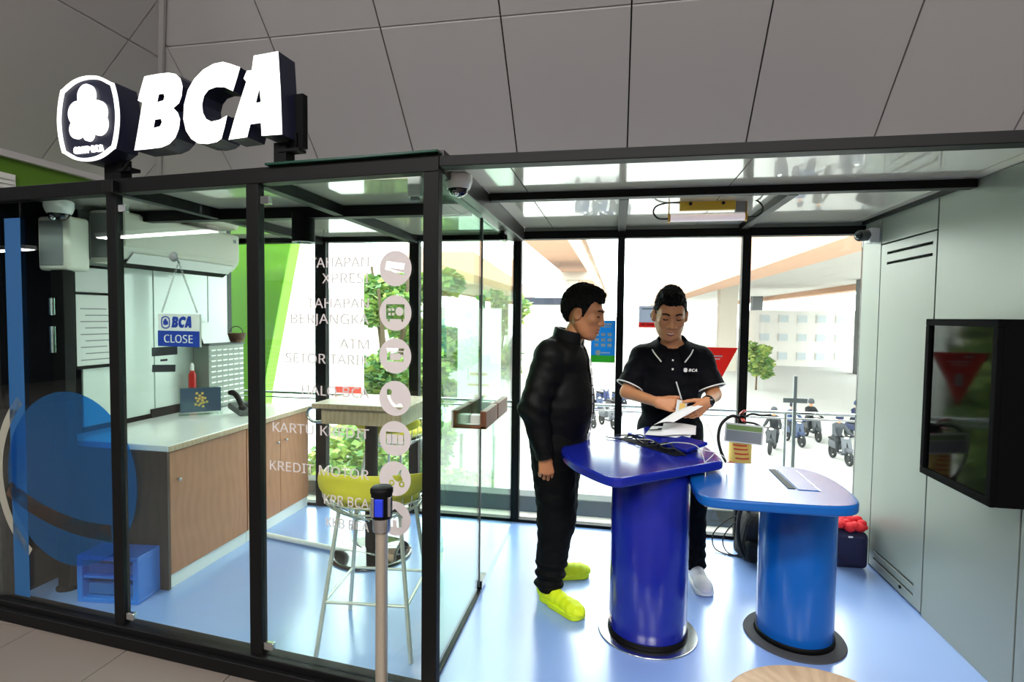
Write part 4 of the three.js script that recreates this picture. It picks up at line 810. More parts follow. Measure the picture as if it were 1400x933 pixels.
function bounds(H, pad = 0.03) { const pts = [...H.palm, ...H.bones].flatMap(([a, b]) => [a, b]).concat(H.fore ? [add3(H.w, [unit(add3(H.fore, [H.w, -1])), 0.05])] : []); return [[0, 1, 2].map((k) => Math.min(...pts.map((q) => q[k])) - pad), [0, 1, 2].map((k) => Math.max(...pts.map((q) => q[k])) + pad)]; }

// the head in its own axes: origin between the ears, +z forward, +y up
function headSDF(o) {
  return (p) => {
    let d = ell(p, [0, 0.035, -0.018], [0.076, 0.094, 0.097]);
    d = smin(d, ell(p, [0, -0.02, 0.02], [0.0665 * o.w, 0.095, 0.074]), 0.03);
    d = smin(d, ell(p, [0, -0.062, 0.03], [0.052 * o.w, 0.05, 0.058]), 0.03);
    d = smin(d, ell(p, [0, -0.098, 0.066], [0.024, 0.019, 0.02]), 0.03);
    const q = [Math.abs(p[0]), p[1], p[2]];
    d = smin(d, cap(q, [0.055 * o.w, -0.045, 0.0], [0.03, -0.092, 0.05], 0.02, 0.014), 0.025);   // jaw line
    d = smin(d, ell(q, [0.044 * o.w, -0.012, 0.065], [0.02, 0.016, 0.017]), 0.025);              // cheekbone
    d = smin(d, cap(q, [0.0, 0.036, 0.086], [0.044, 0.036, 0.066], 0.0105, 0.009), 0.016);        // brow
    d = smax(d, -ell(q, [0.033, 0.016, 0.098], [0.018, 0.0125, 0.018]), 0.012);                 // eye socket
    d = smin(d, ell(q, [0.032, 0.015, 0.075], [0.0145, 0.0115, 0.011]), 0.004);                   // lidded eye
    d = smin(d, cap(p, [0, 0.022, 0.087], [0, -0.022, 0.1035], 0.009, 0.0135), 0.014);            // nose
    d = smin(d, ell(q, [0.0145, -0.027, 0.096], [0.0105, 0.0085, 0.011]), 0.008);
    d = smax(d, -ell(q, [0.007, -0.0355, 0.1], [0.0035, 0.003, 0.005]), 0.003);
    d = smin(d, cap(q, [0, -0.054, 0.094], [0.021, -0.058, 0.082], 0.0062, 0.004), 0.008);       // lips
    d = smin(d, cap(q, [0, -0.067, 0.092], [0.018, -0.064, 0.083], 0.0068, 0.004), 0.008);
    d = smax(d, -cap(q, [0, -0.0605, 0.101], [0.023, -0.0595 + 0.002, 0.088], 0.0026, 0.002), 0.004);
    let e = ell(q, [0.082, -0.002, -0.008], [0.015, 0.034, 0.022]);                               // ear
    e = smax(e, -ell(q, [0.096, 0.0, 0.0], [0.01, 0.022, 0.012]), 0.006);
    return smin(d, e, 0.008);
  };
}
function hairSDF(o) {
  return (p) => {
    const q = [Math.abs(p[0]), p[1], p[2]];
    const n = 0.005 * perlin.noise(p[0] * 60, p[1] * 40, p[2] * 40) + 0.006 * perlin.noise(p[0] * 170, p[1] * 70, p[2] * 110);
    let d = ell(p, [0, 0.04, -0.02], [0.076 + o.side, 0.094 + o.top, 0.098 + o.side]) + n;
    if (o.quiff) d = smin(d, ell(p, [0, 0.118, 0.045], [0.05, 0.022, 0.034]) + n, 0.03);
    // hairline: above the forehead in front, over the ear at the side, down to the nape behind
    const z = p[2], ss = (a, b, x) => { const t = Math.max(0, Math.min(1, (x - a) / (b - a))); return t * t * (3 - 2 * t); };
    let hl = o.nape + (o.temple - o.nape) * ss(-0.085, -0.03, z);
    hl += (o.front - o.temple) * ss(0.022, 0.05, z) - (o.burn ?? 0) * Math.exp(-(((z - 0.016) / 0.012) ** 2));
    hl += 0.009 * perlin.noise(p[0] * 130, z * 110, 7) + (z > 0.05 ? 0.012 * ss(0.035, 0.06, q[0]) : 0);
    d = smax(d, hl - p[1], 0.008);
    return smax(d, -(ell(p, [0, 0.035, -0.018], [0.07, 0.088, 0.091])), 0.004);
  };
}
const xf = (c, yaw, pitch, roll = 0, k = 1) => new THREE.Matrix4().compose(V(...c), new THREE.Quaternion().setFromEuler(new THREE.Euler(pitch, yaw, roll, 'YXZ')), V(k, k, k));
function shoeGeo(heel, dir, L, kind) { // sole and upper as meshes in figure axes; dir is the toe direction in plan
  const a = Math.atan2(dir[0], dir[2]), m = new THREE.Matrix4().makeRotationY(a).setPosition(...heel);
  const W = 0.047, upper = (p) => {
    let d = cap(p, [0, 0.052, 0.03], [0, 0.038, L - 0.075], 0.044, 0.036);
    d = smin(d, ell(p, [0, 0.036, L - 0.07], [W, 0.034, 0.07]), 0.03);
    d = smin(d, cap(p, [0, 0.06, 0.035], [0, 0.105, 0.028], 0.04, 0.043), 0.03);
    d = smin(d, cap(p, [0, 0.085, 0.07], [0, 0.062, 0.14], 0.026, 0.024), 0.02);
    d = smax(d, 0.018 - p[1], 0.008);
    d = smax(d, p[1] - 0.115 + 0.2 * Math.max(0, p[2] - 0.05), 0.006);
    return d + 0.0012 * Math.sin(p[2] * 150) * (kind === 'knit' ? 1 : 0.2);
  };
  const sole = (p) => { const w = p[2] < 0.1 ? 0.041 : 0.049, x = Math.abs(p[0]), cz = Math.max(0.042 - p[2], p[2] - (L - 0.055), 0); return smax(Math.hypot(x > w - 0.04 ? x - (w - 0.04) : 0, cz) - 0.042, Math.abs(p[1] - 0.016 - 0.05 * Math.max(0, p[2] - L + 0.07)) - 0.016, 0.008); };
  return [sdfMesh(upper, [-0.075, -0.005, -0.05], [0.075, 0.14, L + 0.03], 0.0045).applyMatrix4(m), sdfMesh(sole, [-0.07, -0.01, -0.02], [0.07, 0.06, L + 0.02], 0.0045).applyMatrix4(m), m];
}
// F: joints in figure axes (x to the figure's left, z forward)
function bodySDF(F) {
  return (p) => {
    let d = cap(p, F.pelvis, F.waist, 0.155, 0.135, 1.35) / 1.0;
    d = smin(d, cap(p, F.waist, F.chest, 0.135, 0.15, 1.3), 0.06);
    for (const s of ['R', 'L']) {
      d = smin(d, cap(p, F.chest, F['sh' + s], 0.09, 0.06, 1.1), 0.06);
      d = smin(d, cap(p, F['sh' + s], F['el' + s], 0.05, 0.04), 0.03);
      d = smin(d, cap(p, F['el' + s], F['wr' + s], 0.039, 0.027), 0.015);
      d = smin(d, cap(p, F['hip' + s], F['kn' + s], 0.085, 0.058), 0.05);
      d = smin(d, cap(p, F['kn' + s], F['an' + s], 0.056, 0.038), 0.02);
    }
    return smin(d, cap(p, F.neck, F.skull, 0.058, 0.054), 0.03);
  };
}
function person(label, pos, turn, F, o) {
  const t = thing('person', label, 'person', pos, turn);
  const H = headSDF(o), hm = xf(F.head, F.headYaw, F.headPitch, F.headRoll ?? 0, F.headScale);
  const lo = [-0.5, 0.05, -0.35], hi = [0.5, 1.5, 0.45];
  const bits = [sdfMesh(bodySDF(F), lo, hi, 0.012), sdfMesh(H, [-0.11, -0.14, -0.135], [0.11, 0.15, 0.135], 0.0035).applyMatrix4(hm)];
  for (const h of F.hands) { const [a, b] = bounds(h); bits.push(sdfMesh(handSDF(h), a, b, 0.0032)); }
  part(t, 'body', bits, o.skin);
  const put = (name, g, m, ud) => part(t, name, g, m, ud);
  put('hair', sdfMesh(hairSDF(o.hair), [-0.12, -0.12, -0.15], [0.12, 0.17, 0.13], 0.0038).applyMatrix4(hm), M.hair);
  for (const s of [-1, 1]) {
    put('eyebrow', tube([[s * 0.014, 0.036, 0.0945], [s * 0.03, 0.041, 0.09], [s * 0.048, 0.035, 0.075]], 0.0036, 14, 6).scale(1, 1, 1).applyMatrix4(hm), M.hair);
    put('eye', tube([[s * 0.021, 0.0105, 0.0845], [s * 0.032, 0.0075, 0.0875], [s * 0.044, 0.0105, 0.0815]], 0.0026, 14, 6).applyMatrix4(hm), M.eye);
  }
  put('lips', [tube([[-0.025, -0.063, 0.082], [0, -0.0705, 0.0985], [0.025, -0.063, 0.082]], 0.0042, 16, 6), tube([[-0.025, -0.0585, 0.082], [0, -0.0555, 0.0985], [0.025, -0.0585, 0.082]], 0.003, 16, 6)].map((g) => g.applyMatrix4(hm)), M.lip);
  if (o.teeth) put('teeth', tube([[-0.016, -0.0615, 0.0885], [0, -0.0625, 0.0965], [0.016, -0.0615, 0.0885]], 0.0036, 14, 6).applyMatrix4(hm), M.tooth);
  return { t, put, hm };
}
const fold = (p, s, a) => a * (perlin.noise(p[0] * s, p[1] * s * 1.6, p[2] * s) + 0.5 * perlin.noise(p[0] * s * 2.3, p[1] * s * 3, p[2] * s * 2.3 + 4));
function trousersSDF(F, r = 1) {
  return (p) => {
    let d = cap(p, add3(F.pelvis, [[0, 1, 0], -0.06]), add3(F.pelvis, [[0, 1, 0], 0.1]), 0.165, 0.152, 1.32);
    for (const s of ['R', 'L']) {
      d = smin(d, cap(p, F['hip' + s], F['kn' + s], 0.105 * r, 0.08 * r), 0.04);
      d = smin(d, cap(p, F['kn' + s], F['an' + s], 0.08 * r, 0.058 * r), 0.03);
      // stacked folds above the ankle
      const y = p[1] - F['an' + s][1]; if (y < 0.14) d += 0.004 * Math.sin(y * 110 + p[0] * 20);
    }
    d += fold(p, 14, 0.006);
    return smax(d, Math.max(F.anR[1] - 0.03 - p[1], p[1] - F.pelvis[1] - 0.1), 0.01);
  };
}
{ // the man in the black bomber jacket, facing the counter
  const F = {
    pelvis: [0, 0.88, 0.0], waist: [0, 1.06, 0.02], chest: [0, 1.25, 0.02], neck: [0, 1.36, 0.05], skull: [0, 1.47, 0.105], head: [0, 1.538, 0.135], headScale: 1.06, headYaw: -0.05, headPitch: 0.27,
    shR: [-0.175, 1.315, 0.005], shL: [0.175, 1.315, 0.005], elR: [-0.245, 1.06, -0.06], elL: [0.245, 1.06, -0.03], wrR: [-0.235, 0.815, 0.0], wrL: [0.23, 0.8, 0.03],
    hipR: [-0.085, 0.85, 0], hipL: [0.09, 0.85, 0], knR: [-0.1, 0.45, 0.03], knL: [0.125, 0.45, -0.02], anR: [-0.11, 0.09, -0.005], anL: [0.146, 0.09, -0.075],
  };
  const hR = handBones(F.wrR, [0.02, -1, 0.12], [0.85, 0, -0.5], 1, [0.62, 0.68, 0.72, 0.75], [0.75, 0.35, 0.5]), hL = handBones(F.wrL, [0, -0.6, 0.7], [-0.9, 0, 0], -1, [0.5, 0.55, 0.6, 0.6]);
  hR.fore = F.elR; hL.fore = F.elL; F.hands = [hR, hL];
  const { t, put, hm } = person('man in a black bomber jacket and neon yellow sneakers looking down at the counter', [-0.3, 0, -2.98], 80 * D2R, F, { w: 1.02, skin: M.skin1, hair: { side: 0.013, top: 0.022, front: 0.074, temple: 0.024, nape: -0.09, burn: 0.045, quiff: true } });
  const jacket = (p) => {
    let d = cap(p, [0, 0.86, 0.005], F.waist, 0.188, 0.2, 1.2);
    d = smin(d, cap(p, F.waist, F.chest, 0.2, 0.178, 1.2), 0.06);
    for (const s of ['R', 'L']) {
      d = smin(d, cap(p, add3(F.chest, [[0, 1, 0], 0.0]), F['sh' + s], 0.12, 0.085, 1.05), 0.05);
      const a = smin(cap(p, F['sh' + s], F['el' + s], 0.086, 0.074), cap(p, F['el' + s], F['wr' + s], 0.072, 0.05), 0.03), k = Math.exp(-(((p[1] - F['el' + s][1]) / 0.11) ** 2));
      d = smin(d, a + 0.004 * k * Math.sin(p[1] * 75 + p[2] * 45), 0.025);
    }
    d = smin(d, cap(p, [0, 1.3, 0.01], F.neck, 0.11, 0.085, 1.0), 0.05);
    d += fold(p, 9, 0.005);
    d = smax(d, 0.825 - p[1], 0.012);                      // hem
    d = smax(d, p[1] - 1.405 - 0.5 * (0.045 - p[2]) * 0.8, 0.01);  // neckline
    const fx = Math.abs(p[0] - 0.012) - 0.028 - 0.03 * Math.max(0, p[1] - 1.1); // unzipped front
    return p[2] > 0.06 ? smax(d, -Math.max(fx, 0.06 - p[2]), 0.01) : d;
  };
  put('jacket', sdfMesh(jacket, [-0.42, 0.78, -0.3], [0.42, 1.5, 0.33], 0.01), M.jacket);
  put('hem_band', sdfMesh((p) => smax(cap(p, [0, 0.8, 0.005], [0, 0.9, 0.005], 0.186, 0.19, 1.2) + 0.0015 * Math.sin(Math.atan2(p[2], p[0]) * 90), Math.abs(p[1] - 0.833) - 0.03, 0.008), [-0.24, 0.79, -0.22], [0.24, 0.88, 0.22], 0.007), M.jacket);
  for (const s of ['R', 'L']) { const w = F['wr' + s], e = F['el' + s], u = unit(add3(e, [w, -1])); put('cuff', rod(V(...add3(w, [u, -0.012])), V(...add3(w, [u, 0.05])), 0.046, 0.05, 24), M.jacket); }
  put('collar', sdfMesh((p) => { const c = [0, 1.4, 0.055 + 0.25 * (p[1] - 1.4)], x = p[0] - c[0], z = (p[2] - c[2]) * 0.92, r = Math.hypot(x, z), y = p[1] - 1.395 - 0.25 * (0.05 - p[2]); return Math.max(Math.abs(r - 0.076) - 0.011, Math.abs(y - 0.015) - 0.045, p[2] - 0.13 + (Math.abs(x) < 0.02 ? 0.03 : 0)); }, [-0.12, 1.28, -0.1], [0.12, 1.5, 0.14], 0.006), M.jacket);
  put('shirt', sdfMesh((p) => { let d = cap(p, [0, 0.9, 0.0], F.waist, 0.168, 0.178, 1.2); d = smin(d, cap(p, F.waist, F.chest, 0.178, 0.16, 1.2), 0.06); d = smin(d, cap(p, [0, 1.3, 0.02], F.neck, 0.09, 0.07), 0.05); return smax(smax(d, 0.84 - p[1], 0.01), p[1] - 1.4, 0.01); }, [-0.22, 0.8, -0.2], [0.22, 1.44, 0.22], 0.01), M.shirtDark);
  put('trousers', sdfMesh(trousersSDF(F, 1.24), [-0.3, 0.03, -0.25], [0.34, 1.0, 0.25], 0.01), M.trouser);
  const ly = (y) => [0.035, y, 0.172 + 0.012 * Math.sin((y - 0.9) * 9)];
  const lan = put('lanyard', [...Array.from({ length: 9 }, (_, i) => bar(V(...ly(1.3 - i * 0.05)), V(...ly(1.258 - i * 0.05)), 0.018, 0.004))], M.strapWhite, 'black and white patterned lanyard strap');
  part(lan, 'badge', box(0.055, 0.09, 0.003, 0.03, 0.85, 0.165, 0.001), M.strapWhite);
  const th = 31 * D2R;
  for (const [a, dir, L, s] of [['anR', [-Math.sin(th), 0, Math.cos(th)], 0.315, 'R'], ['anL', [Math.sin(27 * D2R), 0, Math.cos(27 * D2R)], 0.3, 'L']]) {
    const heel = add3(F[a], [dir, -0.055]); heel[1] = 0;
    const [up, sole, m] = shoeGeo(heel, dir, L, 'knit');
    const sh = put('sneaker', up, M.neon, 'neon yellow knitted sneaker');
    part(sh, 'sole', sole, M.neonSole);
    part(sh, 'laces', [0, 1, 2, 3, 4].map((k) => tube([[-0.022, 0.083 - k * 0.008, 0.095 + k * 0.021], [0, 0.094 - k * 0.009, 0.1 + k * 0.021], [0.022, 0.083 - k * 0.008, 0.095 + k * 0.021]], 0.003, 10, 6)).map((g) => g.applyMatrix4(m)), M.neonSole);
  }
}
{ // the man in the polo shirt behind the counter
  const F = {
    pelvis: [0.0, 0.9, -0.02], waist: [0, 1.07, -0.01], chest: [0, 1.24, -0.015], neck: [0, 1.365, 0.01], skull: [-0.012, 1.47, 0.05], head: [-0.018, 1.535, 0.072], headScale: 1.1, headYaw: 0.06, headPitch: 0.36, headRoll: -0.03,
    shR: [-0.165, 1.29, -0.01], shL: [0.165, 1.285, -0.01], elR: [-0.25, 1.085, 0.06], elL: [0.235, 1.09, 0.05], wrR: [-0.085, 1.06, 0.235], wrL: [0.175, 1.075, 0.25],
    hipR: [-0.085, 0.86, -0.02], hipL: [0.09, 0.86, -0.02], knR: [-0.09, 0.46, 0.0], knL: [0.135, 0.46, 0.02], anR: [-0.1, 0.085, 0.0], anL: [0.165, 0.085, 0.02],
  };
  const hR = handBones(F.wrR, [0.95, -0.1, 0.3], [0.1, -0.25, -0.9], 1, [0.42, 0.5, 0.6, 0.68], [0.8, 0.45, 0.55]), hL = handBones(F.wrL, [-0.7, -0.55, 0.45], [-0.2, 0.25, -0.9], -1, [0.45, 0.5, 0.55, 0.6], [0.7, 0.5, 0.4]);
  hR.fore = F.elR; hL.fore = F.elL; F.hands = [hR, hL];
  const { t, put, hm } = person('smiling man in a dark navy polo shirt with white piping holding papers behind the counter', [0.325, 0, -3.33], -0.03, F, { w: 0.97, skin: M.skin2, teeth: true, hair: { side: 0.005, top: 0.026, front: 0.078, temple: 0.024, nape: -0.06, burn: 0.02, quiff: true } });
  const up = (s, k) => add3(F['sh' + s], [add3(F['el' + s], [F['sh' + s], -1]), k]);
  const polo = (p) => {
    let d = cap(p, [0, 0.88, -0.02], F.waist, 0.165, 0.158, 1.28);
    d = smin(d, cap(p, F.waist, F.chest, 0.158, 0.168, 1.25), 0.06);
    for (const s of ['R', 'L']) {
      d = smin(d, cap(p, [0, 1.3, -0.01], F['sh' + s], 0.085, 0.066, 1.0), 0.07);
      const e = up(s, 0.82), a = cap(p, F['sh' + s], e, 0.068, 0.076), u = unit(add3(F['el' + s], [F['sh' + s], -1])), c = (p[0] - e[0]) * u[0] + (p[1] - e[1]) * u[1] + (p[2] - e[2]) * u[2];
      d = smin(d, smax(a, c, 0.006), 0.03);
    }
    d = smin(d, cap(p, [0, 1.3, -0.01], F.neck, 0.09, 0.068), 0.05);
    d += fold(p, 12, 0.006);
    d = smax(d, 0.885 - p[1], 0.01);
    return smax(d, p[1] - 1.385 - 0.5 * (0.0 - p[2]) - 0.0, 0.006);
  };
  put('polo_shirt', sdfMesh(polo, [-0.4, 0.84, -0.26], [0.4, 1.48, 0.28], 0.01), M.polo);
  for (const s of ['R', 'L']) { const e = up(s, 0.82), u = unit(add3(F['el' + s], [F['sh' + s], -1])), g = new THREE.TorusGeometry(0.078, 0.0042, 8, 40); g.rotateX(Math.PI / 2); const q = new THREE.Quaternion().setFromUnitVectors(V(0, 1, 0), V(...u)); g.applyMatrix4(new THREE.Matrix4().compose(V(...e), q, V(1, 1, 1))); put('sleeve_piping', g, M.white, 'white piping on the sleeve edge'); }
  // collar: two folded wings with a white edge
  for (const s of [-1, 1]) {
    const pts = [[0.0, 1.425, -0.075], [s * 0.06, 1.42, -0.045], [s * 0.08, 1.4, 0.01], [s * 0.068, 1.375, 0.06], [s * 0.03, 1.355, 0.095]], low = [[0.0, 1.385, -0.1], [s * 0.085, 1.38, -0.06], [s * 0.112, 1.36, 0.015], [s * 0.1, 1.325, 0.085], [s * 0.06, 1.275, 0.135]];
    const A = new THREE.CatmullRomCurve3(pts.map((q) => V(...q))).getPoints(16), B = new THREE.CatmullRomCurve3(low.map((q) => V(...q))).getPoints(16), pos = [], idx = [];
    A.forEach((a, i) => pos.push(...a.toArray(), ...B[i].toArray(), ...a.clone().multiplyScalar(1).add(V(0, 0.003, 0.004)).toArray(), ...B[i].clone().add(V(s * 0.003, 0.003, 0.004)).toArray()));
    for (let i = 0; i < 16; i++) { const k = i * 4; idx.push(k, k + 4, k + 1, k + 1, k + 4, k + 5, k + 2, k + 3, k + 6, k + 3, k + 7, k + 6); }
    const g = new THREE.BufferGeometry(); g.setAttribute('position', new THREE.Float32BufferAttribute(pos, 3)); g.setIndex(idx); g.computeVertexNormals();
    M.polo.side = THREE.DoubleSide;
    const c = put('collar', g, M.polo);
    part(c, 'piping', new THREE.TubeGeometry(new THREE.CatmullRomCurve3(low.map(([x, y, z]) => V(x + s * 0.004, y + 0.001, z + 0.004))), 30, 0.004, 6), M.white, 'white collar piping');
  }
  put('button', [turned(cyl(0.006, 0.003, 0, 0, 0, 0.006, 14), Math.PI / 2, 0, 0, -0.0, 1.235, 0.127), turned(cyl(0.005, 0.003, 0, 0, 0, 0.005, 14), Math.PI / 2, 0, 0, -0.0, 1.285, 0.12)], M.white);
  const lg = put('chest_logo', [words('BCA', 0.016, 0.002, { bold: true, slant: 0.2, align: 'left', width: 0.046 }).translate(0.085, 1.225, 0.138), extr(shapeOf(barrel(0.0105, 0.012), [barrel(0.0075, 0.009)]), 0.002).translate(0.068, 1.233, 0.14), extr(shapeOf(clover(0.006)), 0.002).translate(0.068, 1.235, 0.14)], M.white, 'small white chest logo');
  put('lanyard', tube([[0.02, 1.165, 0.142], [0.03, 1.13, 0.165], [0.043, 1.08, 0.235]], 0.004, 16, 6), M.strapWhite);
  const bd = put('badge', turned(box(0.055, 0.075, 0.004, 0, 0, 0, 0.002), -0.35, 0.2, -0.15, 0.038, 1.045, 0.285), M.strapWhite, 'white and yellow identity badge held in the fingers');
  part(bd, 'badge_field', turned(box(0.03, 0.045, 0.004, 0.004, 0.0, 0.001, 0.001), -0.35, 0.2, -0.15, 0.038, 1.045, 0.286), M.labelYellow);
  put('trousers', sdfMesh(trousersSDF(F, 0.98), [-0.3, 0.03, -0.25], [0.34, 1.02, 0.25], 0.01), M.jeans);
  const w = add3(F.wrL, [unit(add3(F.elL, [F.wrL, -1])), 0.012]), u = unit(add3(F.elL, [F.wrL, -1]));
  const st = new THREE.CylinderGeometry(0.033, 0.035, 0.02, 28); st.applyMatrix4(new THREE.Matrix4().compose(V(...w), new THREE.Quaternion().setFromUnitVectors(V(0, 1, 0), V(...u)), V(1, 1, 1)));
  const wt = put('watch', st, M.black, 'black wristwatch');
  part(wt, 'dial', ball(0.019, w[0] + 0.014, w[1] + 0.004, w[2] + 0.03, 1, 1, 0.45), M.blackGloss);
  for (const [a, dir, L] of [['anR', [-0.25, 0, 0.97], 0.29], ['anL', [0.15, 0, 0.99], 0.29]]) {
    const heel = add3(F[a], [unit(dir), -0.055]); heel[1] = 0;
    const [upg, sole, m] = shoeGeo(heel, dir, L, 'plain');
    const sh = put('sneaker', upg, M.shoeWhite, 'white sneaker');
    part(sh, 'sole', sole, M.white);
    part(sh, 'laces', [0, 1, 2, 3].map((k) => tube([[-0.022, 0.083 - k * 0.008, 0.1 + k * 0.022], [0, 0.094 - k * 0.009, 0.105 + k * 0.022], [0.022, 0.083 - k * 0.008, 0.1 + k * 0.022]], 0.003, 10, 6)).map((g) => g.applyMatrix4(m)), M.white);
  }
}

// ------------------------------------------------------------------ outside: terrace edge, railing, street, viaducts, trees, traffic
{
  struct('terrace', span(-14, 12, -0.4, -0.06, -4.62, -4.06), M.concrete);
  struct('trim_4', span(-14, 12, -0.06, 0.07, -4.5, -4.34, 0.01), M.kerb);
  struct('terrace_wall', span(-14, 12, -3.8, -0.4, -4.62, -4.4), M.concrete);
  struct('ground', span(-160, 160, -4.2, -3.8, -320, 8), M.road);
  const r = thing('railing', 'thin steel railing with two rails along the terrace outside the back glass', 'railing', [0, 0, -4.56]);
  part(r, 'rail', rod(V(-9, 0.80, 0), V(9, 0.80, 0), 0.013), M.steel);
  part(r, 'rail', rod(V(-9, 0.755, 0), V(9, 0.755, 0), 0.007), M.steel);
  for (let k = -5; k <= 5; k++) part(r, 'post', rod(V(1.31 + k * 1.72, -0.06, 0), V(1.31 + k * 1.72, 0.8, 0), 0.012), M.steel);
  const s = thing('sign_post', 'grey cross-shaped sign post on the terrace edge right of the extinguisher', 'sign post', [1.33, -0.06, -4.42]);
  part(s, 'post', span(-0.011, 0.011, 0.13, 1.16, -0.011, 0.011), M.grey);
  part(s, 'plate', span(-0.085, 0.085, 0.96, 0.995, 0.011, 0.016), M.grey);
  const b = thing('white_board', 'tall white board with a red strip on legs in the street beside the trees', 'board', [-4.62, -3.8, -9.0]);
  part(b, 'board', span(-0.27, 0.27, 3.6, 7.2, -0.03, 0.03, 0.004), M.white);
  part(b, 'red_strip', span(-0.25, 0.25, 3.85, 4.05, 0.031, 0.034), M.redPrint);
  part(b, 'leg', span(-0.2, -0.14, 0, 3.6, -0.03, 0.03), M.steel);
  part(b, 'leg', span(0.14, 0.2, 0, 3.6, -0.03, 0.03), M.steel);
  single('stair_wall', extr(shapeOf([[-4.2, -0.06], [-3.3, -0.06], [-3.22, 0.8], [-3.05, 1.6], [-2.93, 2.15], [-2.7, 3.2], [-4.2, 3.2]]), 0.16, 0.01).translate(0, 0, -4.75), M.greenWall, 'bright green slanted wall outside the back glass behind the counter', 'wall');
}
function beamBox(name, label, [x0, z0], [x1, z1], w, y0, y1, m, extra) { // viaduct deck between two plan points
  const L = Math.hypot(x1 - x0, z1 - z0), t = thing(name, label, 'viaduct', [x0, y0, z0], Math.atan2(x1 - x0, z1 - z0));
  part(t, 'deck', box(w, y1 - y0, L, 0, (y1 - y0) / 2, L / 2), m);
  extra?.(t, L);
  return t;
}
{
  beamBox('viaduct', 'beige concrete viaduct crossing overhead above the man in black', [-3.7, -12], [-3.4, -150], 2.3, 5.5, 7.2, M.concreteWarm, (t, L) => {
    for (const s of [-1, 1]) part(t, 'parapet', box(0.25, 0.9, L, s * 1.3, 2.1, L / 2), M.concrete);
    for (const z of [37, 75, 110]) { part(t, 'pier_cap', box(3.2, 0.7, 1.6, 0, -0.35, z), M.concrete); part(t, 'pier', box(1.1, 8.6, 1.1, 0.2, -5.0, z), M.concrete); }
  });
  beamBox('viaduct', 'distant beige viaduct at the left behind the partition glass', [-12.5, -38], [-17.2, -100], 5, 3.8, 6.1, M.concreteWarm, (t, L) => {
    part(t, 'parapet', box(0.3, 0.8, L, 2.4, 2.7, L / 2), M.concrete);
    for (const z of [30, 60]) part(t, 'pier', box(1.4, 7.6, 1.4, 0, -3.8, z), M.concrete);
  });
  beamBox('viaduct', 'wide pale viaduct with orange edge beams at the upper right', [17.3, -14], [17.3, -150], 20.6, 5.6, 7.4, M.building, (t, L) => {
    part(t, 'edge_beam', box(1.9, 0.7, L, -9.9, -0.3, L / 2), M.concreteWarm);
    part(t, 'edge_beam', box(1.6, 1.9, L, 10.6, -0.95, L / 2), M.concreteWarm);
    for (const z of [46, 90]) { part(t, 'pier', box(1.7, 9.4, 1.7, -7.2, -4.7, z), M.midGrey); part(t, 'pier', box(1.7, 9.4, 1.7, 6, -4.7, z), M.concrete); }
  });
  // far buildings
  const house = (label, x, z, w, h, d, m, floors, cols, roof) => {
    const t = thing('building', label, 'building', [x, -3.8, z]);
    part(t, 'wall', box(w, h, d, 0, h / 2, 0), m);
    if (roof) part(t, 'roof', box(w + 0.6, 0.5, d + 0.6, 0, h + 0.25, 0), roof);
    for (let f = 0; f < floors; f++) for (let c = 0; c < cols; c++) { const wn = part(t, 'window', box(w / cols * 0.55, h / floors * 0.45, 0.12, -w / 2 + (c + 0.5) * w / cols, (f + 0.55) * h / floors, d / 2), M.building); part(wn, 'pane', box(w / cols * 0.48, h / floors * 0.38, 0.1, -w / 2 + (c + 0.5) * w / cols, (f + 0.55) * h / floors, d / 2 + 0.04), M.paneDark); }
    return t;
  };
  const ware = house('pale ribbed warehouse with dark blue roof edge behind the man in black', -4.6, -42, 6.4, 6.2, 6, M.building, 0, 0, M.navy);
  for (let k = 0; k < 16; k++) part(ware, 'rib', box(0.12, 5.8, 0.12, -3 + k * 0.4, 2.9, 3.05), M.concrete);
  house('white low building far behind the polo man', 2.5, -62, 9, 5.4, 6, M.building, 2, 4);
  house('white building with small windows at the far right', 23, -72, 14, 6.4, 8, M.building, 3, 7);
  house('grey office block far right behind the sign post', 44, -90, 14, 9, 8, M.concrete, 3, 6);
  house('long pale building at the far left behind the trees', -40, -75, 30, 9, 8, M.building, 0, 0);
  const bd = thing('billboard', 'large white board on posts outside the glass partition', 'board', [-3.05, -3.8, -12.2]);
  part(bd, 'panel', box(1.0, 2.9, 0.08, 0, 4.05, 0), M.white);
  part(bd, 'print', [box(0.4, 0.06, 0.01, 0, 4.0, 0.045), box(0.5, 0.05, 0.01, 0.0, 3.75, 0.045), box(0.3, 0.05, 0.01, 0.05, 3.5, 0.045)], M.concreteWarm);
  part(bd, 'post', box(0.08, 2.6, 0.08, -0.4, 1.3, 0), M.steel); part(bd, 'post', box(0.08, 2.6, 0.08, 0.4, 1.3, 0), M.steel);
}
const leafGeo = (() => { const g = new THREE.BufferGeometry(); g.setAttribute('position', new THREE.Float32BufferAttribute([0, 0, 0, 0.5, 0.06, 0.55, 0, -0.04, 1.25, -0.5, 0.06, 0.55], 3)); g.setIndex([0, 1, 2, 0, 2, 3]); g.computeVertexNormals(); return g; })();
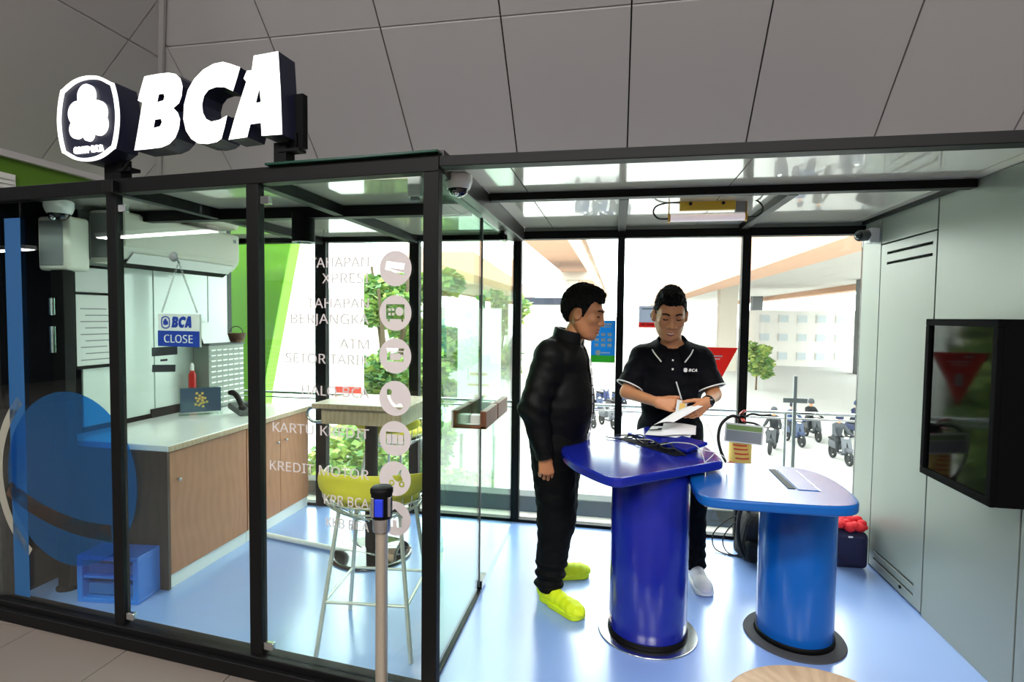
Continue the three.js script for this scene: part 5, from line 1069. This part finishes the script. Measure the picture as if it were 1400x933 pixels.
function tree(name, label, cat, x, z, base, h, spread, n, size, group) {
  const t = thing(name, label, cat, [x, base, z], 0, group);
  const trunkH = h * 0.45;
  part(t, 'trunk', [rod(V(0, 0, 0), V(0.05 * h * 0.2, trunkH, 0), 0.03 * h * 0.7, 0.02 * h * 0.7), ...[0, 1, 2, 3].map((k) => rod(V(0, trunkH * 0.7, 0), V(Math.cos(k * 1.7) * spread * 0.6, h * (0.65 + 0.07 * k), Math.sin(k * 1.7) * spread * 0.6), 0.016 * h * 0.6, 0.004 * h))], M.bark);
  const clumps = Array.from({ length: 16 }, () => { const a = rr(0, 6.28), r = Math.sqrt(rnd()) * spread * 0.8; return [Math.cos(a) * r, h * rr(0.3, 0.92), Math.sin(a) * r, spread * rr(0.28, 0.5)]; });
  leafMats.forEach((m, k) => {
    const im = new THREE.InstancedMesh(leafGeo, m, n), q = new THREE.Quaternion(), mm = new THREE.Matrix4();
    for (let i = 0; i < n; i++) {
      const [cx, cy, cz, cr] = clumps[Math.floor(rnd() * clumps.length)], u = rr(-1, 1), a = rr(0, 6.28), w = Math.sqrt(1 - u * u), R = cr * (0.55 + 0.45 * Math.sqrt(rnd()));
      q.setFromEuler(new THREE.Euler(rr(-1, 1.2), rr(0, 6.28), rr(-0.8, 0.8)));
      const s = size * rr(0.6, 1.3);
      mm.compose(V(cx + R * w * Math.cos(a), cy + R * u * 0.8, cz + R * w * Math.sin(a)), q, V(s, s, s));
      im.setMatrixAt(i, mm);
    }
    im.name = 'foliage'; im.userData.kind = 'stuff'; im.castShadow = im.receiveShadow = true;
    t.add(im);
  });
  return t;
}
tree('tree', 'leafy green tree directly behind the round pictograms', 'tree', -5.15, -12.2, -3.8, 8.2, 1.05, 3800, 0.16);
tree('tree', 'bushy tree beside the black corner post of the lettered glass', 'tree', -5.6, -15.0, -3.8, 7.2, 1.3, 3000, 0.18);
tree('tree', 'small tree seen through the partition glass left of the white board', 'tree', -3.95, -11.0, -3.8, 4.9, 0.6, 1300, 0.14);
tree('tree', 'thin pale tree far behind the partition door', 'tree', -6.6, -31, -3.8, 7.0, 1.6, 1200, 0.26);
tree('tree', 'small round tree in the street far beyond the extinguisher', 'tree', 10.5, -44, -3.8, 3.6, 1.0, 500, 0.3);
tree('shrub', 'broad low shrub below the far yellow stool', 'shrub', -4.2, -8.0, -3.8, 3.5, 1.5, 3200, 0.12);
tree('shrub', 'green shrub below the partition door handle', 'shrub', -2.7, -9.5, -3.8, 2.6, 0.7, 1300, 0.12);

// scooters and their riders on the road
function scooter(label, [x, z], turn, tint, group) {
  const t = thing('scooter', label, 'motorcycle', [x, -3.8, z], turn, group);
  const wheel = () => mergeGeometries([norm(new THREE.TorusGeometry(0.23, 0.055, 8, 22)), norm(new THREE.CylinderGeometry(0.12, 0.12, 0.06, 14).rotateX(Math.PI / 2))]).rotateY(Math.PI / 2);
  part(t, 'wheel', wheel().translate(0, 0.285, 0.62), M.rubber);
  part(t, 'wheel', wheel().translate(0, 0.285, -0.6), M.rubber);
  part(t, 'body', [box(0.24, 0.3, 0.72, 0, 0.58, -0.42, 0.08), box(0.26, 0.08, 0.4, 0, 0.36, 0.12, 0.03)], tint);
  part(t, 'front_shield', [turned(box(0.36, 0.6, 0.08, 0, 0, 0, 0.03), -0.3, 0, 0, 0, 0.72, 0.42), box(0.16, 0.16, 0.3, 0, 0.58, 0.62, 0.05)], tint);
  part(t, 'seat', box(0.26, 0.09, 0.72, 0, 0.78, -0.38, 0.04), M.rubber);
  part(t, 'handlebar', [rod(V(-0.34, 1.02, 0.3), V(0.34, 1.02, 0.3), 0.018), rod(V(0, 0.6, 0.5), V(0, 1.04, 0.3), 0.03)], M.black);
  part(t, 'headlight', ball(0.08, 0, 0.98, 0.38, 1.2, 0.8, 0.8, 12), M.chrome);
  return t;
}
const tints = [mat(0x2c3a58, 0.5), mat(0x25272c, 0.5), mat(0x4a4c52, 0.5), mat(0x1c2850, 0.5)];
const riderSpots = [['grey scooter stopped just right of the service card', 6.3, -23.5, -0.4, 1, 'dark grey jacket'], ['blue scooter second from the service card', 7.6, -25.2, 0.2, 0, 'blue jacket'], ['dark grey scooter in the middle of the street queue', 8.7, -26.4, 0.1, 1, 'black jacket'], ['pale grey scooter nearest the terrace in the street', 8.4, -22.4, 0.1, 2, 'grey jacket'], ['navy scooter farthest right beside the wall panel', 10.6, -26.4, 0.3, 3, 'navy jacket']];
const riderCloth = [mat(0x26365a, 0.9), mat(0x1d1f24, 0.9), mat(0x3c3e44, 0.9), mat(0x161d3c, 0.9), mat(0x0c0c0e, 0.9)];
const limb = (f) => { const arms = (p) => { const q = [Math.abs(p[0]), p[1], p[2]]; return smin(cap(q, [0.17, 1.36, -0.2], [0.27, 1.12, 0.02], 0.055 * f, 0.047 * f), cap(q, [0.27, 1.12, 0.02], [0.31, 1.04, 0.27], 0.045 * f, 0.034 * f), 0.03); }, legs = (p) => { const q = [Math.abs(p[0]), p[1], p[2]]; return smin(cap(q, [0.09, 0.9, -0.3], [0.18, 0.78, 0.12], 0.085 * f, 0.065 * f), cap(q, [0.18, 0.78, 0.12], [0.16, 0.44, 0.08], 0.06 * f, 0.045 * f), 0.03); }; return { arms, legs }; };
const rb = limb(1), rc = limb(1.25);
const riderBody = sdfMesh((p) => { let d = smin(cap(p, [0, 0.92, -0.32], [0, 1.3, -0.22], 0.13, 0.15, 1.2), rb.arms(p), 0.05); d = smin(d, rb.legs(p), 0.05); d = smin(d, cap(p, [0, 1.4, -0.2], [0, 1.55, -0.16], 0.055, 0.055), 0.04); return smin(d, ell(p, [0, 1.63, -0.14], [0.078, 0.115, 0.1]), 0.02); }, [-0.45, 0.34, -0.6], [0.45, 1.8, 0.4], 0.022);
const riderJacket = sdfMesh((p) => { let d = smin(cap(p, [0, 0.9, -0.32], [0, 1.32, -0.22], 0.155, 0.175, 1.2), rc.arms(p), 0.05); return smax(smax(d, 0.86 - p[1], 0.02), p[1] - 1.46, 0.02); }, [-0.45, 0.8, -0.6], [0.45, 1.55, 0.4], 0.022);
const riderTrousers = sdfMesh((p) => smax(smin(cap(p, [0, 0.88, -0.32], [0, 0.95, -0.3], 0.15, 0.15, 1.2), rc.legs(p), 0.05), p[1] - 1.0, 0.02), [-0.35, 0.34, -0.6], [0.35, 1.05, 0.3], 0.022);
const helmet = lathe([[0, 0.155], [0.07, 0.14], [0.115, 0.09], [0.13, 0.02], [0.125, -0.05], [0.11, -0.06], [0, -0.05]], 24).scale(1, 1, 1.1);
for (const [l, x, z, a, k, j] of riderSpots) {
  scooter(l, [x, z], a, tints[k]);
  const t = thing('person', `rider in a ${j} and helmet sitting on the ${l.replace(/ (stopped|second|in the|nearest|farthest).*/, '')}`, 'person', [x, -3.8, z], a);
  part(t, 'body', riderBody, M.skin2);
  part(t, 'jacket', riderJacket, riderCloth[k === 1 && j.startsWith('black') ? 4 : k]);
  part(t, 'trousers', riderTrousers, riderCloth[1]);
  const h = part(t, 'helmet', helmet, riderCloth[(k + 1) % 4]); h.position.set(0, 1.66, -0.15);
}
for (let k = 0; k < 9; k++) scooter(`${['left', 'middle', 'right'][k % 3]} parked scooter in the ${['front', 'second', 'rear'][Math.floor(k / 3)]} row between the two men`, [-2.2 + (k % 3) * 0.85 + 0.1 * k, -27 - Math.floor(k / 3) * 3.2], 0.5, tints[k % 4], 'parked scooters behind the blue poster');
scene.traverse((o) => { if (o.isLight && !o.isRectAreaLight) o.castShadow = true; });
renderer.render(scene, camera);
